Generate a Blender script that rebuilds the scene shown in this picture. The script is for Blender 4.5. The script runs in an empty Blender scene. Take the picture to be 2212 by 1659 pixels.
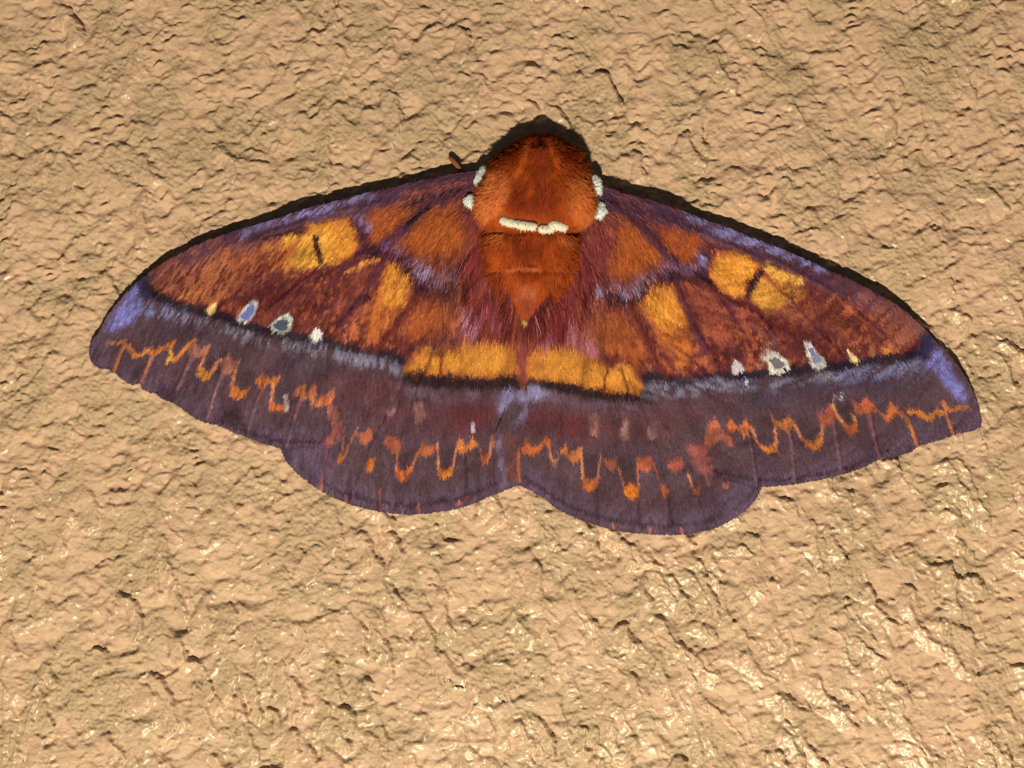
import bpy, math, random
import numpy as np
from mathutils import Vector
from mathutils.geometry import delaunay_2d_cdt

random.seed(7)
RNG = np.random.default_rng(7)
SC = bpy.context.scene
COL = SC.collection

# ---------------------------------------------------------------- units
# Plan units: one unit = 0.07 mm on the wall, u to the right, v downwards, h out of the wall.
S = 7.0e-5
CU, CV = 1106.0, 829.5
CAM = 3200.0                      # camera distance in plan units (22 cm)

def world(u, v, h):
    """plan position (as seen along the sight line on the wall plane) + height -> metres"""
    k = 1.0 - h / CAM
    return np.stack([(u - CU) * S * k, -h * S, (CV - v) * S * k], axis=-1)

# ---------------------------------------------------------------- camera
cam_data = bpy.data.cameras.new('camera')
cam = bpy.data.objects.new('camera', cam_data)
COL.objects.link(cam)
cam.location = (0, -CAM * S, 0)
cam.rotation_euler = (math.radians(90), 0, 0)
cam_data.sensor_fit = 'HORIZONTAL'
cam_data.angle = 2 * math.atan(1106.0 / CAM)
cam_data.clip_start = 0.01
cam_data.clip_end = 50
SC.camera = cam

# ---------------------------------------------------------------- world: night air, almost black
W = bpy.data.worlds.new('World')
SC.world = W
W.use_nodes = True
bg = W.node_tree.nodes['Background']
bg.inputs['Color'].default_value = (0.9, 0.85, 0.7, 1)
bg.inputs['Strength'].default_value = 0.05

# ---------------------------------------------------------------- lamp: the hand light, low and in front of the wall
LU, LV, LH = 900.0, 6150.0, 6200.0
ld = bpy.data.lights.new('hand_light', 'AREA')
ld.shape = 'DISK'
ld.size = 0.010
ld.energy = 4.7
ld.color = (1.0, 0.89, 0.58)
lamp = bpy.data.objects.new('hand_light', ld)
COL.objects.link(lamp)
lamp.location = ((LU - CU) * S, -LH * S, (CV - LV) * S)
lamp.rotation_euler = (Vector((0, 0, 0)) - Vector(lamp.location)).to_track_quat('-Z', 'Y').to_euler()

SC.view_settings.view_transform = 'Standard'
SC.view_settings.look = 'None'
SC.view_settings.exposure = 0.0
SC.view_settings.gamma = 1.0

# ---------------------------------------------------------------- small numeric helpers
def lin(rgb):
    c = np.asarray(rgb, float) / 255.0
    return np.where(c <= 0.04045, c / 12.92, ((c + 0.055) / 1.055) ** 2.4)

LAMP = np.array([1.0, 0.89, 0.58]) / .93
def paint(c):
    return np.clip(np.asarray(c) / LAMP, 0, .95)

def sstep(a, b, x):
    t = np.clip((x - a) / (b - a), 0, 1)
    return t * t * (3 - 2 * t)

def _hash(ix, iy, seed):
    n = (ix.astype(np.int64) * 374761393 + iy.astype(np.int64) * 668265263 + seed * 974634777) & 0xFFFFFFFF
    n = ((n ^ (n >> 13)) * 1274126177) & 0xFFFFFFFF
    n = n ^ (n >> 16)
    return (n & 0xFFFFFF) / float(0xFFFFFF)

def vnoise(x, y, seed=0):
    x0 = np.floor(x); y0 = np.floor(y)
    fx = x - x0; fy = y - y0
    fx = fx * fx * (3 - 2 * fx); fy = fy * fy * (3 - 2 * fy)
    a = _hash(x0, y0, seed); b = _hash(x0 + 1, y0, seed)
    c = _hash(x0, y0 + 1, seed); d = _hash(x0 + 1, y0 + 1, seed)
    return (a * (1 - fx) + b * fx) * (1 - fy) + (c * (1 - fx) + d * fx) * fy

def fbm(x, y, seed=0, octv=3):
    s = 0; a = 0.5; t = 0
    for i in range(octv):
        s = s + a * vnoise(x * 2 ** i + 13.7 * i, y * 2 ** i - 7.1 * i, seed + i); t += a; a *= 0.5
    return s / t

def inside(px, py, poly):
    r = np.zeros(px.shape, bool)
    n = len(poly)
    for i in range(n):
        x1, y1 = poly[i]; x2, y2 = poly[(i + 1) % n]
        if y1 == y2: continue
        c = ((y1 > py) != (y2 > py)) & (px < (x2 - x1) * (py - y1) / (y2 - y1) + x1)
        r ^= c
    return r

def seg_dist(px, py, pts, closed=False):
    d = np.full(px.shape, 1e9)
    n = len(pts)
    for i in range(n if closed else n - 1):
        x1, y1 = pts[i]; x2, y2 = pts[(i + 1) % n]
        dx, dy = x2 - x1, y2 - y1
        L = dx * dx + dy * dy + 1e-9
        t = np.clip(((px - x1) * dx + (py - y1) * dy) / L, 0, 1)
        d = np.minimum(d, (px - x1 - t * dx) ** 2 + (py - y1 - t * dy) ** 2)
    return np.sqrt(d)

# Survey patches: points were measured in enlarged patches of the moth; (origin u, origin v, units per measure)
FR = {'o': (0, 0, 1.0), 'a': (164.6, 329.2, .248), 'b': (658.3, 219.4, .248), 'c': (1152.1, 329.2, .248),
      'd': (1618.4, 493.7, .248), 'e': (164.6, 658.3, .248), 'f': (603.5, 658.3, .3142), 'g': (1042.3, 713.2, .281),
      'h': (1481.2, 740.6, .2976), 'i': (987.5, 246.9, .162), 'j': (987.5, 460.8, .162), 'k': (713.2, 438.9, .1984)}

def Z(f, pts):
    ou, ov, k = FR[f]
    return [(ou + k * x, ov + k * y) for x, y in pts]

def resample(pts, step, closed=True):
    out = []
    n = len(pts)
    for i in range(n if closed else n - 1):
        x1, y1 = pts[i]; x2, y2 = pts[(i + 1) % n]
        m = max(1, int(round(math.hypot(x2 - x1, y2 - y1) / step)))
        for k in range(m):
            out.append((x1 + (x2 - x1) * k / m, y1 + (y2 - y1) * k / m))
    if not closed: out.append(pts[-1])
    return out

def smooth_open(pts, it=2):
    for _ in range(it):
        q = [pts[0]]
        for a, b in zip(pts[:-1], pts[1:]):
            q += [(a[0] * .75 + b[0] * .25, a[1] * .75 + b[1] * .25), (a[0] * .25 + b[0] * .75, a[1] * .25 + b[1] * .75)]
        q.append(pts[-1]); pts = q
    return pts

# ---------------------------------------------------------------- wing outlines
FL_LEAD = smooth_open(Z('o', [(1052, 372)]) + Z('b', [(1490, 600), (1250, 632), (1000, 685), (750, 742), (550, 790), (300, 858), (0, 930)])
    + Z('a', [(1800, 560), (1500, 645), (1250, 722), (1100, 782), (950, 852), (800, 932), (650, 1035), (540, 1120), (440, 1220), (340, 1330), (250, 1460), (185, 1590)]))
FL_OUT = Z('e', [(155, 280), (120, 350), (115, 420), (140, 500), (200, 545), (270, 555), (330, 572), (370, 612), (430, 660), (490, 692), (560, 682),
    (585, 735), (640, 760), (705, 768), (730, 800), (800, 830), (870, 862), (950, 920), (1060, 995), (1140, 1022), (1260, 1050), (1380, 1110), (1480, 1142),
    (1600, 1190), (1720, 1225), (1780, 1243), (2000, 1240), (2130, 1238)])
FL_IN = Z('f', [(310, 975), (340, 975), (450, 925), (560, 840), (640, 760), (740, 640), (800, 540), (835, 470), (845, 400)]) + [(880, 740), (940, 680), (1000, 600), (1050, 530), (1052, 460)]
FORE_L = FL_LEAD + FL_OUT + FL_IN

FR_LEAD = smooth_open([(1262, 385)] + Z('c', [(560, 280), (750, 340), (900, 382), (1050, 415), (1150, 450), (1300, 512), (1500, 582), (1700, 655), (1900, 740), (2050, 802)])
    + Z('d', [(0, 65), (150, 122), (350, 205), (560, 295), (700, 370), (900, 445), (1050, 530), (1200, 612), (1330, 695), (1420, 770), (1500, 850), (1560, 910),
              (1650, 1000), (1760, 1120), (1850, 1240), (1930, 1380), (1980, 1500), (2018, 1620)]))
FR_OUT = Z('h', [(2110, 420), (2130, 480), (2147, 560), (2132, 610), (2080, 635), (1985, 652), (1940, 664), (1870, 692), (1760, 722), (1690, 742), (1640, 782),
    (1560, 808), (1480, 830), (1410, 836), (1380, 852), (1280, 902), (1200, 932), (1100, 960), (960, 990), (800, 1020), (680, 1034), (560, 1040),
    (480, 1030), (400, 1015), (320, 1000), (250, 985), (190, 965)])
FR_IN = Z('g', [(1700, 1120), (1620, 1060), (1500, 900), (1380, 700), (1300, 570), (1268, 490), (1240, 420)]) + [(1375, 770), (1310, 680), (1255, 580), (1245, 480)]
FORE_R = FR_LEAD + FR_OUT + FR_IN

HL_OUT = Z('f', [(10, 985), (40, 1060), (80, 1110), (130, 1160), (230, 1240), (350, 1310), (500, 1370), (580, 1393), (660, 1410), (780, 1430), (900, 1437),
    (1040, 1427), (1200, 1402), (1320, 1370), (1420, 1322), (1530, 1280), (1600, 1250)])
HIND_L = [(1060, 500)] + [(960, 600), (860, 760), (760, 860)] + HL_OUT + [(1125, 1020), (1128, 900), (1128, 780), (1140, 640), (1120, 540)]
HR_IN = Z('g', [(250, 300), (230, 440), (190, 530), (160, 640), (112, 750), (102, 790), (108, 900), (130, 1030), (148, 1222)])
HR_OUT = Z('g', [(220, 1206), (285, 1182), (340, 1212), (450, 1272), (560, 1362), (680, 1420), (800, 1470), (940, 1512), (1100, 1546), (1280, 1563), (1450, 1568),
    (1600, 1560), (1740, 1535), (1850, 1500)]) + Z('h', [(0, 1390), (160, 1347), (280, 1310), (380, 1250), (460, 1190), (520, 1110), (550, 1040)])
HIND_R = [(1180, 540), (1150, 640)] + HR_IN + HR_OUT + [(1560, 940), (1440, 800), (1330, 640), (1240, 520)]

VEINS = {
    'fl': [Z('e', [(670, 300), (640, 500), (572, 660)]), Z('e', [(420, 300), (335, 560)]), Z('e', [(1040, 310), (985, 510), (880, 740)]), Z('e', [(1330, 420), (1230, 700), (1150, 970)]),
           Z('e', [(1690, 600), (1580, 820), (1490, 1120)]), Z('e', [(2000, 660), (1920, 930), (1840, 1220)]), Z('b', [(1480, 730), (1150, 850), (950, 1020), (750, 1200), (480, 1320), (100, 1440)]),
           Z('k', [(610, 560), (420, 900), (250, 1130), (60, 1420)]), Z('k', [(960, 960), (780, 1230), (600, 1480)]), Z('a', [(2212, 960), (1950, 1130), (1600, 1430)]), Z('a', [(1990, 690), (1750, 960), (1200, 1380)]),
           Z('a', [(2212, 520), (1700, 680), (1100, 1000), (700, 1230)]), Z('b', [(1480, 690), (900, 800), (200, 960)])],
    'fr': [Z('h', [(1880, 440), (1910, 580), (1940, 655)]), Z('h', [(1530, 480), (1640, 620), (1680, 735)]), Z('h', [(1310, 400), (1360, 660), (1400, 825)]), Z('h', [(1050, 440), (1090, 700), (1125, 900)]),
           Z('h', [(720, 540), (760, 700), (790, 1000)]), Z('h', [(440, 560), (480, 800), (510, 1010)]), Z('c', [(620, 400), (1000, 700), (1260, 980), (1480, 1090), (1700, 1285), (1950, 1400), (2200, 1700)]),
           Z('c', [(1230, 1120), (1420, 1560), (1600, 1850)]), Z('c', [(1560, 1180), (1790, 1520), (1950, 1850)]), Z('c', [(850, 1320), (1060, 1800)]), Z('d', [(60, 350), (330, 600), (800, 1100)]), Z('d', [(150, 230), (700, 520), (1300, 1040)]),
           Z('c', [(620, 390), (1200, 560), (1900, 880)])],
    'hl': [Z('f', [(1112, 330), (1090, 700), (960, 1420)]), Z('f', [(1000, 455), (850, 900), (690, 1400)]), Z('f', [(1245, 300), (1250, 800), (1290, 1370)]), Z('f', [(900, 480), (640, 950), (480, 1350)]), Z('f', [(1450, 300), (1440, 900), (1480, 1290)])],
    'hr': [Z('g', [(945, 300), (1110, 900), (1210, 1550)]), Z('g', [(775, 200), (850, 800), (880, 1490)]), Z('g', [(1090, 300), (1340, 900), (1460, 1560)]), Z('g', [(600, 200), (590, 800), (570, 1350)]), Z('g', [(1200, 440), (1560, 950), (1720, 1530)])]}

def wing_h(kind, u, v):
    """height of a wing above the wall plane"""
    if kind[0] == 'f':
        lead = FL_LEAD if kind == 'fl' else FR_LEAD
        tip = (196, 740) if kind == 'fl' else (2118, 900)
        base = (1050, 440) if kind == 'fl' else (1255, 450)
        d = seg_dist(u, v, lead[::3])
        td = np.hypot(u - tip[0], v - tip[1])
        t = sstep(0, 520, td)
        h = 13 + 10 * t + (7 * np.exp(-(d / 90.0) ** 1.3)) * t
    else:
        base = (1075, 480) if kind == 'hl' else (1225, 490)
        d = np.hypot(u - base[0], v - base[1])
        h = 17 + 7 * np.exp(-(d / 160.0) ** 2) + 2 * np.sin(d / 90)
        if kind == 'hr':
            di = seg_dist(u, v, HR_IN)
            h = h + 3 * np.exp(-(di / 38.0) ** 2) + 1.0
    r = np.hypot(u - base[0], v - base[1])
    th = np.arctan2(v - base[1], np.abs(u - base[0]))
    h = h + 1.5 * np.sin(th * 46 + 0.6) * sstep(150, 520, r)
    dv = np.full(np.shape(u), 99.0)
    for q in VEINS[kind]: dv = np.minimum(dv, seg_dist(u, v, q))
    h = h + 1.9 * np.exp(-(dv / 3.6) ** 2)
    h = h + 2.2 * (fbm(u / 90, v / 90, 41, 2) - .5) * sstep(60, 200, r)
    return h

# ---------------------------------------------------------------- wing pattern (pigment)
P = []
def poly(f, pts, rgb, a=1.0, soft=6, nz=0.0): P.append(('p', Z(f, pts), rgb, a, soft * (1.4 if soft > 4.5 else 1), nz, 0))
def line(f, pts, rgb, a=1.0, w=6, soft=4, nz=0.0): P.append(('l', Z(f, pts), rgb, a, soft, nz, w * .5))

def yellow(f, pts):
    cx = sum(p[0] for p in pts) / len(pts); cy = sum(p[1] for p in pts) / len(pts)
    k = .95 if f in 'fg' else 1.07
    poly(f, pts, (194 * k, 114 * k, 42 * k), 1, 8, .15)
    poly(f, [(cx + (x - cx) * .86, cy + (y - cy) * .80) for x, y in pts], tuple(c * k for c in YE), .85, 10, .3)

MAROON = (108, 45, 40)
PURP = (84, 52, 66)
DARK = (34, 24, 36)
LAV = (124, 117, 172)
FROST = (126, 119, 130)
OR = (176, 90, 38)
YE = (212, 134, 48)
ZO = (196, 120, 78)
ZR = (164, 98, 76)
ZY = (220, 150, 62)
OUT = (84, 59, 64)

# --- costal strips
for lead, rng in ((FL_LEAD, (0, 40)), (FR_LEAD, (0, 40))):
    P.append(('l', lead[4:int(len(lead) * .62)], PURP, 1.0, 16, .2, 40))
    P.append(('l', lead[int(len(lead) * .55):int(len(lead) * .75)], (104, 62, 66), .7, 16, .4, 22))
# --- apex fields
poly('a', [(700, 1000), (1250, 760), (1550, 790), (1350, 1230), (900, 1310), (650, 1200)], (150, 84, 58), .55, 22, .9)
poly('d', [(900, 520), (1250, 680), (1520, 920), (1460, 1060), (1150, 1130), (1080, 800)], (146, 80, 60), .55, 24, .9)
poly('a', [(880, 1290), (960, 1200), (1080, 1170), (1060, 1230), (960, 1310)], (200, 118, 60), .85, 6, .5)
poly('d', [(1150, 1030), (1230, 1025), (1255, 1100), (1180, 1122)], (196, 118, 48), .9, 5, .3)
line('d', [(1065, 1020), (1060, 1100)], (176, 104, 70), .7, 8, 5, .3)
line('a', [(1300, 900), (1150, 1100), (1050, 1230)], (176, 100, 56), .5, 20, 14, .6)
line('a', [(1750, 800), (1450, 1000), (1200, 1250)], (168, 92, 50), .45, 26, 16, .6)
line('d', [(300, 700), (700, 760), (850, 900)], (150, 80, 52), .4, 26, 18, .6)
# dark maroon pools between
poly('a', [(1900, 1030), (1650, 1000), (1350, 1260), (1500, 1400), (1900, 1420), (2200, 1250)], (84, 30, 34), .6, 30, .4)
poly('d', [(150, 760), (600, 760), (820, 950), (700, 1150), (300, 1140), (60, 1000)], (86, 32, 36), .6, 30, .4)

# --- outer fields below the dark line
LDK = smooth_open(Z('a', [(585, 1090), (640, 1205), (760, 1258), (880, 1325), (1100, 1375), (1300, 1430), (1450, 1505), (1650, 1545), (1900, 1590), (2100, 1640)])
    + Z('f', [(230, 228), (350, 258), (500, 300), (600, 335), (700, 330), (800, 345), (845, 400)]), 1)
RDK = smooth_open(Z('d', [(1545, 930), (1500, 1070), (1380, 1108), (1250, 1130), (1050, 1152), (900, 1172), (700, 1192), (400, 1222), (200, 1258), (0, 1268)])
    + Z('g', [(1800, 352), (1600, 385), (1480, 396), (1350, 366), (1280, 330), (1240, 420)]), 1)
LH = smooth_open(Z('f', [(845, 480), (920, 505), (1000, 520), (1200, 532), (1400, 538), (1560, 530), (1680, 520)]), 1)
RH = smooth_open(Z('g', [(1250, 510), (1100, 500), (900, 490), (700, 450), (560, 412), (400, 392), (300, 410), (200, 405)]), 1)
below_L = LDK + LH[1:] + [(1130, 1200), (600, 1200), (100, 900), (100, 700)]
below_R = RDK + RH[1:] + [(1090, 860), (1090, 1240), (1700, 1240), (2250, 1000), (2250, 760)]
P.append(('p', below_L, OUT, 1.0, 8, .1, 0))
P.append(('p', below_R, OUT, 1.0, 8, .1, 0))
# reddish inner part of the outer field
poly('f', [(350, 420), (800, 420), (900, 620), (1550, 600), (1500, 880), (1200, 900), (700, 860), (420, 720), (300, 560)], (92, 50, 54), .8, 40, .3)
poly('g', [(1900, 480), (1300, 600), (900, 560), (300, 560), (300, 800), (700, 860), (1400, 900), (1700, 640)], (92, 50, 52), .8, 40, .3)
poly('f', [(1150, 640), (1480, 640), (1480, 860), (1240, 880), (1100, 860)], (92, 38, 36), .7, 26, .3)
poly('g', [(440, 580), (800, 640), (800, 860), (500, 800), (330, 820), (340, 640)], (94, 38, 40), .7, 26, .3)
poly('a', [(560, 1400), (1200, 1480), (1400, 1660), (700, 1659)], (72, 54, 62), .7, 30, .2)
poly('f', [(0, 260), (340, 340), (420, 420), (260, 520), (0, 480)], (74, 58, 64), .7, 24, .2)
poly('h', [(350, 270), (1700, 180), (1780, 330), (1000, 380), (400, 480)], (68, 54, 66), .7, 26, .2)
# margins: greyer and more violet outwards
for pts in (FL_OUT, HL_OUT, FR_OUT[:-5], HR_OUT):
    P.append(('l', pts, (92, 68, 80), .7, 34, .3, 34))
    P.append(('l', pts, (100, 72, 84), .5, 5, .3, 6))
for pts, off in ((HL_OUT, -21), (HR_OUT[2:], -21), (FL_OUT[20:], -13), (FR_OUT[12:], -13)):
    q = [(x + off * 0.12 * (1 if pts in (HL_OUT, FL_OUT) else 1), y + off) for x, y in pts]
    P.append(('l', q, (48, 28, 44), .75, 4, .1, 2.2))
poly('g', [(1400, 1330), (1800, 1250), (1952, 1200), (1952, 1440), (1500, 1530)], (82, 60, 74), .6, 30, .2)
poly('f', [(20, 1000), (300, 1010), (330, 1200), (260, 1230), (90, 1110)], (92, 70, 86), .7, 14, .3)
poly('h', [(360, 1050), (530, 1060), (440, 1200), (250, 1290)], (92, 70, 90), .6, 20, .3)
# dark maroon tongues inside the zigzag
for f, pts in (('f', [(815, 1020), (940, 980), (900, 1120), (850, 1130), (810, 1100)]), ('f', [(1100, 960), (1215, 960), (1190, 1110), (1130, 1130), (1098, 1100)]),
               ('g', [(765, 940), (900, 930), (880, 1120), (830, 1140), (770, 1110)]), ('g', [(1050, 1000), (1180, 980), (1195, 1180), (1140, 1170), (1090, 1180)]),
               ('e', [(1130, 440), (1250, 460), (1190, 560), (1120, 540)]), ('e', [(1400, 560), (1560, 560), (1530, 690), (1420, 730), (1370, 660)]),
               ('e', [(1740, 700), (1900, 700), (1830, 850), (1740, 860)]), ('h', [(480, 560), (620, 540), (650, 700), (600, 750), (530, 720)]),
               ('h', [(800, 540), (950, 540), (980, 650), (920, 700), (850, 690)]), ('h', [(1090, 440), (1200, 430), (1220, 560), (1190, 590), (1130, 570)])):
    poly(f, pts, (62, 38, 40), .5, 7, .2)

for pts in (FL_OUT, FR_OUT, HL_OUT, HR_OUT):  # thin dark margin line; also paints in the shaded gap where forewings overlap
    P.append(('l', pts, (58, 38, 48), .7, 2.4, .1, 1.2))
for kd in ('fl', 'fr'):
    for q in VEINS[kd][:6]: P.append(('l', q, (132, 94, 92), .5, 2, .2, 1.4))
# dark lines and frost
for q in (LDK, RDK):
    P.append(('l', q, DARK, .95, 9, .1, 8))
P.append(('l', LH, (40, 20, 24), .95, 10, .1, 11))
P.append(('l', RH, (40, 20, 22), .95, 10, .1, 11))
def offs(q, dx, dy): return [(x + dx, y + dy) for x, y in q]
P.append(('l', offs(LDK[4:], -3, 23), FROST, .34, 13, .9, 5))
P.append(('l', offs(RDK[3:], 3, 23), FROST, .32, 13, .9, 5))
P.append(('l', offs(LH[2:], 0, 30), (108, 86, 98), .24, 14, .9, 5))
P.append(('l', offs(RH[2:], 0, 28), (108, 86, 98), .24, 14, .9, 5))
line('f', [(230, 270), (400, 330), (560, 365), (700, 400), (780, 430)], (134, 127, 142), .34, 12, 15, .9)
line('g', [(1330, 460), (1500, 440), (1700, 420), (1900, 410)], (134, 127, 142), .34, 12, 15, .9)
line('a', [(560, 1330), (700, 1370), (900, 1410)], (122, 120, 154), .38, 18, 14, .85)
line('d', [(1480, 1190), (1250, 1230), (800, 1290)], (108, 106, 140), .34, 18, 14, .85)
line('f', [(1580, 640), (1640, 600), (1746, 590)], (130, 120, 146), .3, 16, 14, .9)
line('g', [(180, 600), (250, 500), (330, 490), (440, 480)], (140, 130, 156), .38, 16, 14, .9)
line('g', [(200, 560), (300, 560), (260, 640)], (124, 110, 142), .35, 30, 20, .85)
line('g', [(120, 790), (135, 930), (150, 1050), (160, 1180)], (124, 96, 112), .65, 12, 6, .5)
line('g', [(215, 820), (225, 950), (230, 1100)], (124, 62, 42), .7, 18, 10, .5)
line('g', [(278, 900), (275, 1060), (285, 1160)], (176, 90, 50), .8, 4, 3, .2)

# lavender wing tips
poly('a', [(520, 1140), (590, 1250), (560, 1400), (480, 1500), (300, 1560), (235, 1545), (330, 1390), (430, 1230)], LAV, .95, 11, .35)
poly('d', [(1560, 1010), (1650, 1040), (1770, 1210), (1885, 1420), (1880, 1520), (1790, 1470), (1680, 1350), (1610, 1250), (1490, 1180), (1560, 1120)], LAV, .95, 11, .35)
line('a', [(600, 1090), (560, 1140), (610, 1230)], (52, 44, 70), .8, 16, 10, .2)
line('d', [(1530, 950), (1570, 1010), (1510, 1080)], (44, 40, 70), .8, 18, 10, .2)
line('a', [(430, 1240), (300, 1400), (190, 1600)], (112, 80, 96), .7, 8, 6, .3)

# --- zigzag, left forewing
def zz(f, pts, rgb=ZO, a=.95):
    rgb = tuple(c * .93 for c in rgb); poly(f, pts, rgb, a * .95, 3.2, .3)
def zl(f, pts, rgb=ZO, w=3.2, a=.9): line(f, pts, rgb, a if rgb[0] > 150 else a * .7, w + ((1.5 if rgb[0] > 165 else .4) if f in 'eh' else -.8), 2.2, .15 if f in 'eh' else .35)
zl('e', [(280, 320), (350, 328), (420, 318), (432, 350), (400, 400), (370, 470), (335, 560)], (186, 108, 52), 4.5)
zl('e', [(470, 360), (510, 435), (570, 435), (620, 390), (655, 400), (680, 430)], (200, 120, 56), 7)
zl('e', [(680, 430), (640, 500), (600, 590), (572, 660)], (168, 100, 70), 3.4)
zl('e', [(690, 415), (780, 362), (840, 345), (862, 310)], (200, 112, 50), 7)
zz('e', [(800, 370), (850, 350), (850, 420), (865, 470), (790, 510), (780, 470), (830, 430)], ZY)
zl('e', [(860, 480), (920, 410), (980, 350), (1040, 310)], (200, 115, 52), 6)
zz('e', [(960, 370), (1040, 310), (1080, 380), (1165, 345), (1135, 430), (1050, 462), (1000, 430)], ZR)
zl('e', [(1040, 440), (985, 510), (935, 610), (880, 740)], (140, 92, 92), 3.4)
zl('e', [(1160, 350), (1110, 480), (1070, 540)], ZO, 4)
zz('e', [(1060, 550), (1100, 520), (1130, 565), (1195, 560), (1170, 645), (1110, 655), (1060, 620)], (208, 130, 52))
zl('e', [(1190, 580), (1235, 500), (1260, 480)], ZO, 5)
zz('e', [(1250, 480), (1330, 420), (1380, 470), (1435, 470), (1400, 570), (1340, 605), (1270, 590)], ZR)
zl('e', [(1280, 600), (1230, 700), (1180, 850), (1150, 970)], (140, 88, 88), 3.2)
zl('e', [(1395, 560), (1370, 660)], ZO, 4)
zz('e', [(1350, 670), (1390, 690), (1440, 740), (1540, 690), (1470, 795), (1410, 825), (1340, 785)], (204, 112, 50))
zz('e', [(1560, 655), (1635, 585), (1690, 640), (1785, 610), (1745, 700), (1660, 690), (1610, 740), (1590, 680)], (204, 112, 54))
zl('e', [(1630, 710), (1580, 820)], (160, 86, 70), 3)
zl('e', [(1720, 690), (1700, 840)], ZO, 4)
zz('e', [(1690, 830), (1760, 872), (1835, 860), (1830, 925), (1680, 912)], (206, 108, 54))
zz('e', [(1870, 790), (1930, 720), (1990, 665), (2010, 760), (1975, 840), (1940, 800)], (202, 106, 58))
zz('e', [(2005, 760), (2060, 700), (2100, 690), (2105, 780), (2060, 830)], (196, 96, 58))
zl('e', [(1970, 830), (1920, 930), (1890, 1010)], (140, 80, 84), 3)
zz('f', [(100, 600), (172, 515), (190, 610), (245, 550), (265, 620), (235, 690), (180, 640)], ZO)
zz('f', [(225, 700), (260, 640), (375, 570), (380, 640), (330, 690), (260, 690)], (206, 108, 60))
zz('f', [(320, 690), (400, 690), (415, 760), (370, 840), (340, 790)], ZR)
poly('f', [(380, 820), (465, 750), (450, 850), (400, 940), (330, 985), (295, 950)], (150, 78, 68), .85, 9, .5)
zl('f', [(340, 960), (320, 1060), (285, 1240)], (130, 70, 70), 3)
# left hindwing
zz('f', [(395, 1030), (432, 1000), (442, 1060), (420, 1090), (395, 1075)], (208, 112, 38))
zl('f', [(432, 1000), (445, 900)], ZO, 3); zl('f', [(445, 1040), (480, 960), (530, 860)], ZO, 4)
zz('f', [(525, 870), (570, 872), (635, 850), (652, 920), (590, 955), (545, 930)], (172, 88, 58))
zz('f', [(595, 1080), (630, 1048), (662, 1060), (640, 1135), (600, 1145)], (214, 116, 38))
zl('f', [(660, 1060), (695, 985)], (150, 84, 50), 3)
zz('f', [(715, 930), (750, 880), (840, 930), (832, 1015), (770, 1015)], (180, 92, 56))
zz('f', [(800, 1110), (850, 1135), (915, 1108), (885, 1195), (840, 1212), (800, 1180)], (216, 106, 38))
zl('f', [(805, 1110), (812, 1010)], ZO, 3); zl('f', [(910, 1120), (962, 1000)], (180, 92, 50), 3.4)
zz('f', [(955, 1010), (985, 925), (1015, 985), (1085, 945), (1090, 1000), (1010, 1045)], (188, 98, 54))
zl('f', [(1085, 950), (1096, 1100)], ZO, 3.4)
zz('f', [(1083, 1100), (1130, 1135), (1198, 1100), (1190, 1165), (1130, 1195), (1085, 1165)], (226, 128, 42))
zl('f', [(1195, 1110), (1218, 980)], ZO, 3.4)
zz('f', [(1212, 985), (1235, 905), (1280, 965), (1330, 905), (1382, 960), (1300, 1005), (1270, 1035)], (208, 118, 58))
zl('f', [(1380, 960), (1390, 1040)], ZO, 3.4)
zz('f', [(1380, 1035), (1452, 1020), (1440, 1065), (1400, 1100), (1380, 1070)], (214, 104, 42))
zz('f', [(1450, 900), (1475, 885), (1478, 965), (1445, 975)], ZO); zl('f', [(1455, 960), (1445, 1030)], ZO, 4)
# right hindwing
zz('g', [(290, 910), (330, 815), (370, 885), (430, 880), (480, 795), (525, 850), (525, 940), (480, 870), (400, 965), (300, 935)], (196, 96, 44))
zz('g', [(500, 930), (525, 930), (545, 990), (590, 970), (545, 1045), (520, 1010)], ZO)
zz('g', [(580, 930), (640, 870), (665, 940), (755, 885), (765, 985), (700, 1025), (650, 965)], (200, 112, 52))
zl('g', [(757, 900), (768, 1120)], ZO, 3.6)
zz('g', [(758, 1115), (830, 1142), (888, 1118), (888, 1200), (850, 1232), (770, 1212)], (214, 108, 42))
zl('g', [(887, 1130), (912, 950)], ZO, 3.6)
zz('g', [(905, 945), (960, 995), (1030, 975), (1042, 1050), (990, 1085), (940, 1015)], (190, 100, 58))
zl('g', [(1040, 1040), (1085, 1200)], ZO, 3)
zz('g', [(1078, 1190), (1140, 1168), (1202, 1200), (1200, 1292), (1150, 1305), (1090, 1270)], (212, 112, 36))
zz('g', [(1190, 978), (1300, 965), (1322, 1050), (1260, 1092), (1200, 1062)], (186, 92, 58))
zl('g', [(1190, 980), (1195, 1180)], (180, 96, 50), 2.6); zl('g', [(1318, 1030), (1350, 1140)], (160, 86, 50), 2.6)
zz('g', [(1368, 1180), (1400, 1172), (1432, 1220), (1400, 1292), (1375, 1270)], (210, 106, 38))
zz('g', [(1415, 990), (1530, 965), (1552, 1050), (1480, 1092), (1430, 1062)], (172, 82, 60))
zl('g', [(1580, 1090), (1612, 1190)], ZO, 4)
zz('g', [(1600, 1170), (1640, 1212), (1672, 1170), (1672, 1240), (1652, 1268), (1610, 1222)], (206, 104, 52))
zz('g', [(1700, 1110), (1730, 1130), (1762, 1225), (1738, 1205)], ZR)
zz('g', [(1825, 1160), (1892, 1158), (1882, 1202), (1850, 1204)], (168, 92, 56))
poly('g', [(1560, 870), (1640, 870), (1690, 920), (1760, 1000), (1770, 1110), (1700, 1110), (1620, 1030)], (146, 76, 68), .8, 12, .5)
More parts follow.
